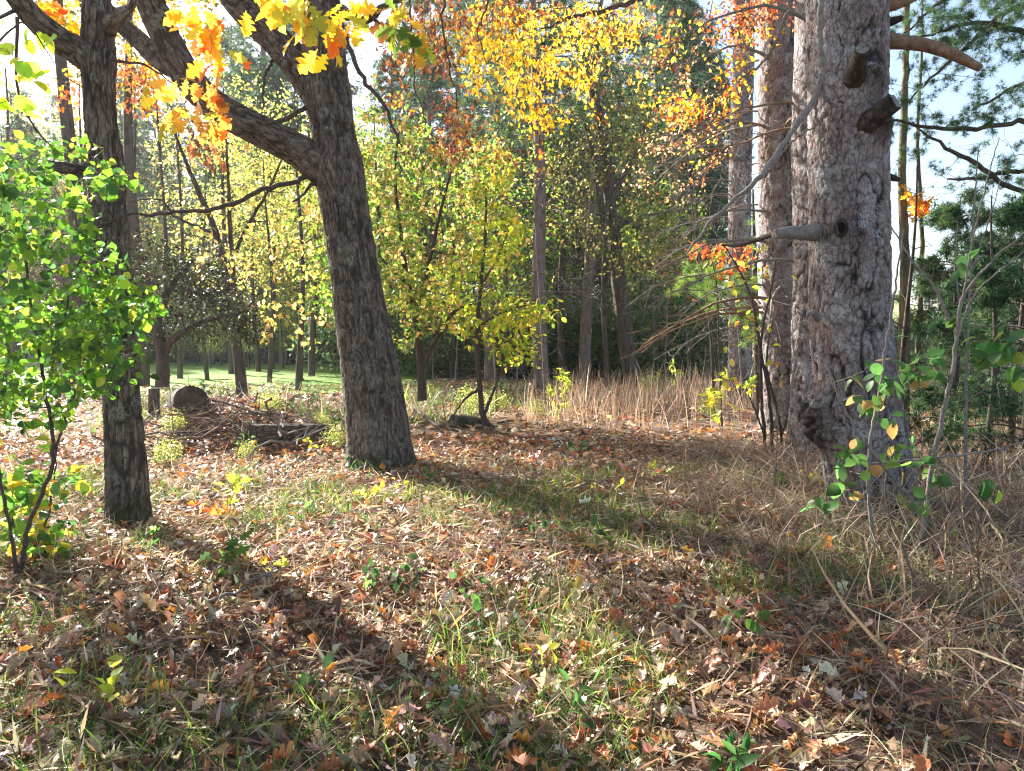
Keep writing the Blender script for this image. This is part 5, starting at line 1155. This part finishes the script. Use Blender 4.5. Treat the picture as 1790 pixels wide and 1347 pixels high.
blades(x, y, r, (.35, .75), [(.52, .38, .22, 3), (.44, .30, .15, 2), (.6, .48, .3, 1)], .35, 'stalk', M['blade'], 'tall_dry_grass', 'tall golden grass at the edge of the open field', 8, .18)
x = r.uniform(-9, .5, 9000); y = r.uniform(11.5, 23, 9000); m = (vnoise(x * .9, y * .9, 0, 64) > 0) & ((y < 21) | (x > -4)); x, y = x[m], y[m]
blades(x, y, r, (.2, .5), GRASS + STRAW, .5, 'blade', M['blade'], 'grass', 'rank grass along the near edge of the lawn', 9, .25)

SH['thread'] = [(np.array([(-.006, 0, 0), (.006, 0, 0), (.05, .5, .06), (0, 1, 0)]), np.array([(0, 1, 2), (0, 2, 3)])), (np.array([(-.006, 0, 0), (.006, 0, 0), (-.08, .5, .03), (0, 1, .05)]), np.array([(0, 1, 2), (0, 2, 3)]))]
x, y = field_points(r, 1.7, 8, 26000); m = shade_clear(x, y); x, y = x[m], y[m]; k = len(x)
L = Leaves(); L.add(np.c_[x, y, gz(x, y) + r.uniform(.01, .06, k)], np.c_[r.normal(size=(k, 2)), r.normal(0, .25, k)], np.c_[r.normal(0, .3, (k, 2)), np.ones(k)], r.uniform(.07, .22, k), pick(STRAW + [(.12, .07, .04, 3), (.30, .16, .09, 3)], k, r, .25))
tag(obj('leaf_litter', L.mass('thread', M['blade'], 'leaf_litter', None, 12)), 'fine dead needles and twig threads scattered over the near ground', 'leaf litter', kind='stuff')

# ------------------------------------------------------------------ small plants on the ground
def seedling(name, base, label, h, n, size, pal, shape, seed, stems=1, spread=.12, cat='plant', group=None):
    t = thing(name, base, label, cat, group); rr = np.random.default_rng(seed); L = Leaves()
    for s in range(stems):
        top_ = base + np.array([rr.normal(0, spread), rr.normal(0, spread), h * rr.uniform(.7, 1.1)]); C = spline(np.array([base - (0, 0, .02), (base + top_) / 2 + rr.normal(0, .02, 3), top_]), 7)
        tb = Tubes(); tb.add(C, np.linspace(.0035, .0015, 7), 5); part('stem', tb.build('stem', M['twig'] if s % 2 else M['greytwig']), t); leaves_on(L, [C], rr, n, size, pal, .25, .5, .15, .03)
    p, R, s_, c = L.cat()
    for q in range(len(p)):
        o = part('leaf', shared_leaf(shape, q % len(SH[shape]), M['leaf_one']), t); m = np.eye(4); m[:3, :3] = R[q] * s_[q]; m[:3, 3] = p[q]; o.matrix_basis = Matrix(m.tolist())
        o.matrix_basis = Matrix(m.tolist()); o.color = (*[float(v) for v in c[q]], 1)
    return t
def gp(px, py):
    d = FPX * EYE / (py - HZ); x = (px - PW / 2) / FPX * d; return np.array([x, d, float(gz(x, d))])
GL = [(.07, .145, .035, 3), (.11, .19, .04, 1.5), (.045, .10, .03, 2)]; YL = [(.42, .45, .04, 3), (.3, .38, .04, 2), (.5, .42, .05, 1)]
seedling('currant_plant', gp(365, 1035), 'low plant with broad lobed green leaves beside the slim oak foot', .2, 9, (.08, .12), GL, 'maple', 701, 2)
seedling('maple_seedling', gp(390, 915), 'bright yellow-green leafy seedling between the two oaks', .42, 8, (.07, .12), YL, 'maple', 703, 4, .16)
seedling('maple_seedling', gp(360, 905), 'orange-leaved oak seedling between the two oaks', .14, 5, (.10, .15), ORANGE, 'oaklo', 705, 2)
seedling('maple_seedling', gp(1240, 842), 'single green seedling on the shaded path', .14, 6, (.07, .1), GL[:2], 'maple', 707, 1)
seedling('honeysuckle_seedling', gp(715, 1035), 'dark green seedling with oval leaves in the shaded litter', .17, 9, (.05, .08), GL[2:] + GL[:1], 'oval', 709, 3, .1)
seedling('honeysuckle_seedling', gp(850, 1040), 'spreading oval-leaved seedling next to the grass tufts', .13, 9, (.05, .08), GL, 'oval', 711, 3, .14)
seedling('honeysuckle_seedling', gp(655, 835), 'leafy green sprig against the foot of the leaning oak', .2, 10, (.06, .1), GL[2:] + GL[:1], 'oval', 713, 3, .16)
seedling('goldenrod_plant', gp(985, 745), 'tall yellow-green weed at the near edge of the dry stalks', .85, 26, (.09, .15), [(.40, .44, .05, 3), (.26, .34, .04, 2)], 'lance', 715, 3, .12)
seedling('goldenrod_plant', gp(1180, 690), 'bright green weed at the foot of the olive oak', .8, 22, (.12, .2), [(.36, .44, .06, 3), (.24, .33, .05, 2)], 'lance', 717, 3, .15)
seedling('maple_seedling', gp(1265, 755), 'low sapling with flat yellow leaves among the dry stalks', .85, 10, (.12, .18), YL, 'maple', 719, 3, .22)
seedling('dock_plant', gp(1270, 1372), 'rosette of dark green strap leaves at the sunny grass edge', .06, 8, (.07, .12), [(.035, .10, .025, 2), (.06, .14, .03, 1)], 'lance', 721, 3, .06)
seedling('grass_plant', gp(1655, 1330), 'single dry stalk carrying a bright green blade', .24, 2, (.05, .09), [(.28, .42, .05, 3)], 'lance', 723, 1, .03)
rr = np.random.default_rng(731)
rows = [(480, 1010), (520, 905), (560, 925), (620, 885), (130, 960), (80, 1010), (690, 870), (760, 850), (430, 800), (560, 800), (500, 760), (590, 760), (960, 880), (1010, 800), (880, 835), (1090, 870), (940, 950), (1050, 960), (1140, 850), (640, 1060), (250, 980), (700, 720), (760, 720), (930, 720), (1000, 700), (640, 930),
        (820, 1120), (940, 1180), (1330, 1130), (560, 1240), (180, 1290), (790, 1300), (1000, 1300), (430, 700), (490, 725), (545, 715), (650, 700), (890, 700), (960, 690), (450, 740), (380, 770), (1450, 900), (1420, 880), (1370, 880), (1640, 980), (1600, 930)]
for q, (px, py) in enumerate(rows):
    b_ = gp(px, py); big = 1 + .06 * max(0, b_[1] - 7)
    yel = q % 3 == 0
    seedling('seedling', b_, 'small yellow-green seedling growing through the leaf litter' if yel else 'small dark green seedling growing through the leaf litter', (.10 + .12 * rr.uniform()) * big * (1.6 if py < 780 else 1), 6, (.045 * big, .085 * big), YL if yel else GL, 'oval', 740 + q, 2, .09 * big,
             group='yellow-green seedlings in the leaf litter' if yel else 'dark green seedlings in the leaf litter')

# ------------------------------------------------------------------ the air
hm = bpy.data.materials.new('haze_air'); hm.use_nodes = True; hn = hm.node_tree; hn.nodes.remove(hn.nodes['Principled BSDF'])
pv = hn.nodes.new('ShaderNodeVolumePrincipled'); pv.inputs['Color'].default_value = (0.93, 0.96, 1.0, 1); pv.inputs['Density'].default_value = HAZE; pv.inputs['Anisotropy'].default_value = 0.35
hn.links.new(pv.outputs[0], hn.nodes['Material Output'].inputs['Volume'])
x0, x1, y0, y1, z0, z1 = -310, 310, -70, 420, -1.3, 36.0
hv = np.array([(x, y, z) for z in (z0, z1) for y in (y0, y1) for x in (x0, x1)], float)
hz_ = obj('haze', mesh('haze', hv, None, np.array([(0, 2, 3, 1), (4, 5, 7, 6), (0, 1, 5, 4), (2, 6, 7, 3), (0, 4, 6, 2), (1, 3, 7, 5)]), None, hm)); tag(hz_, 'thin sunlit autumn haze among the trees', 'haze', kind='stuff')
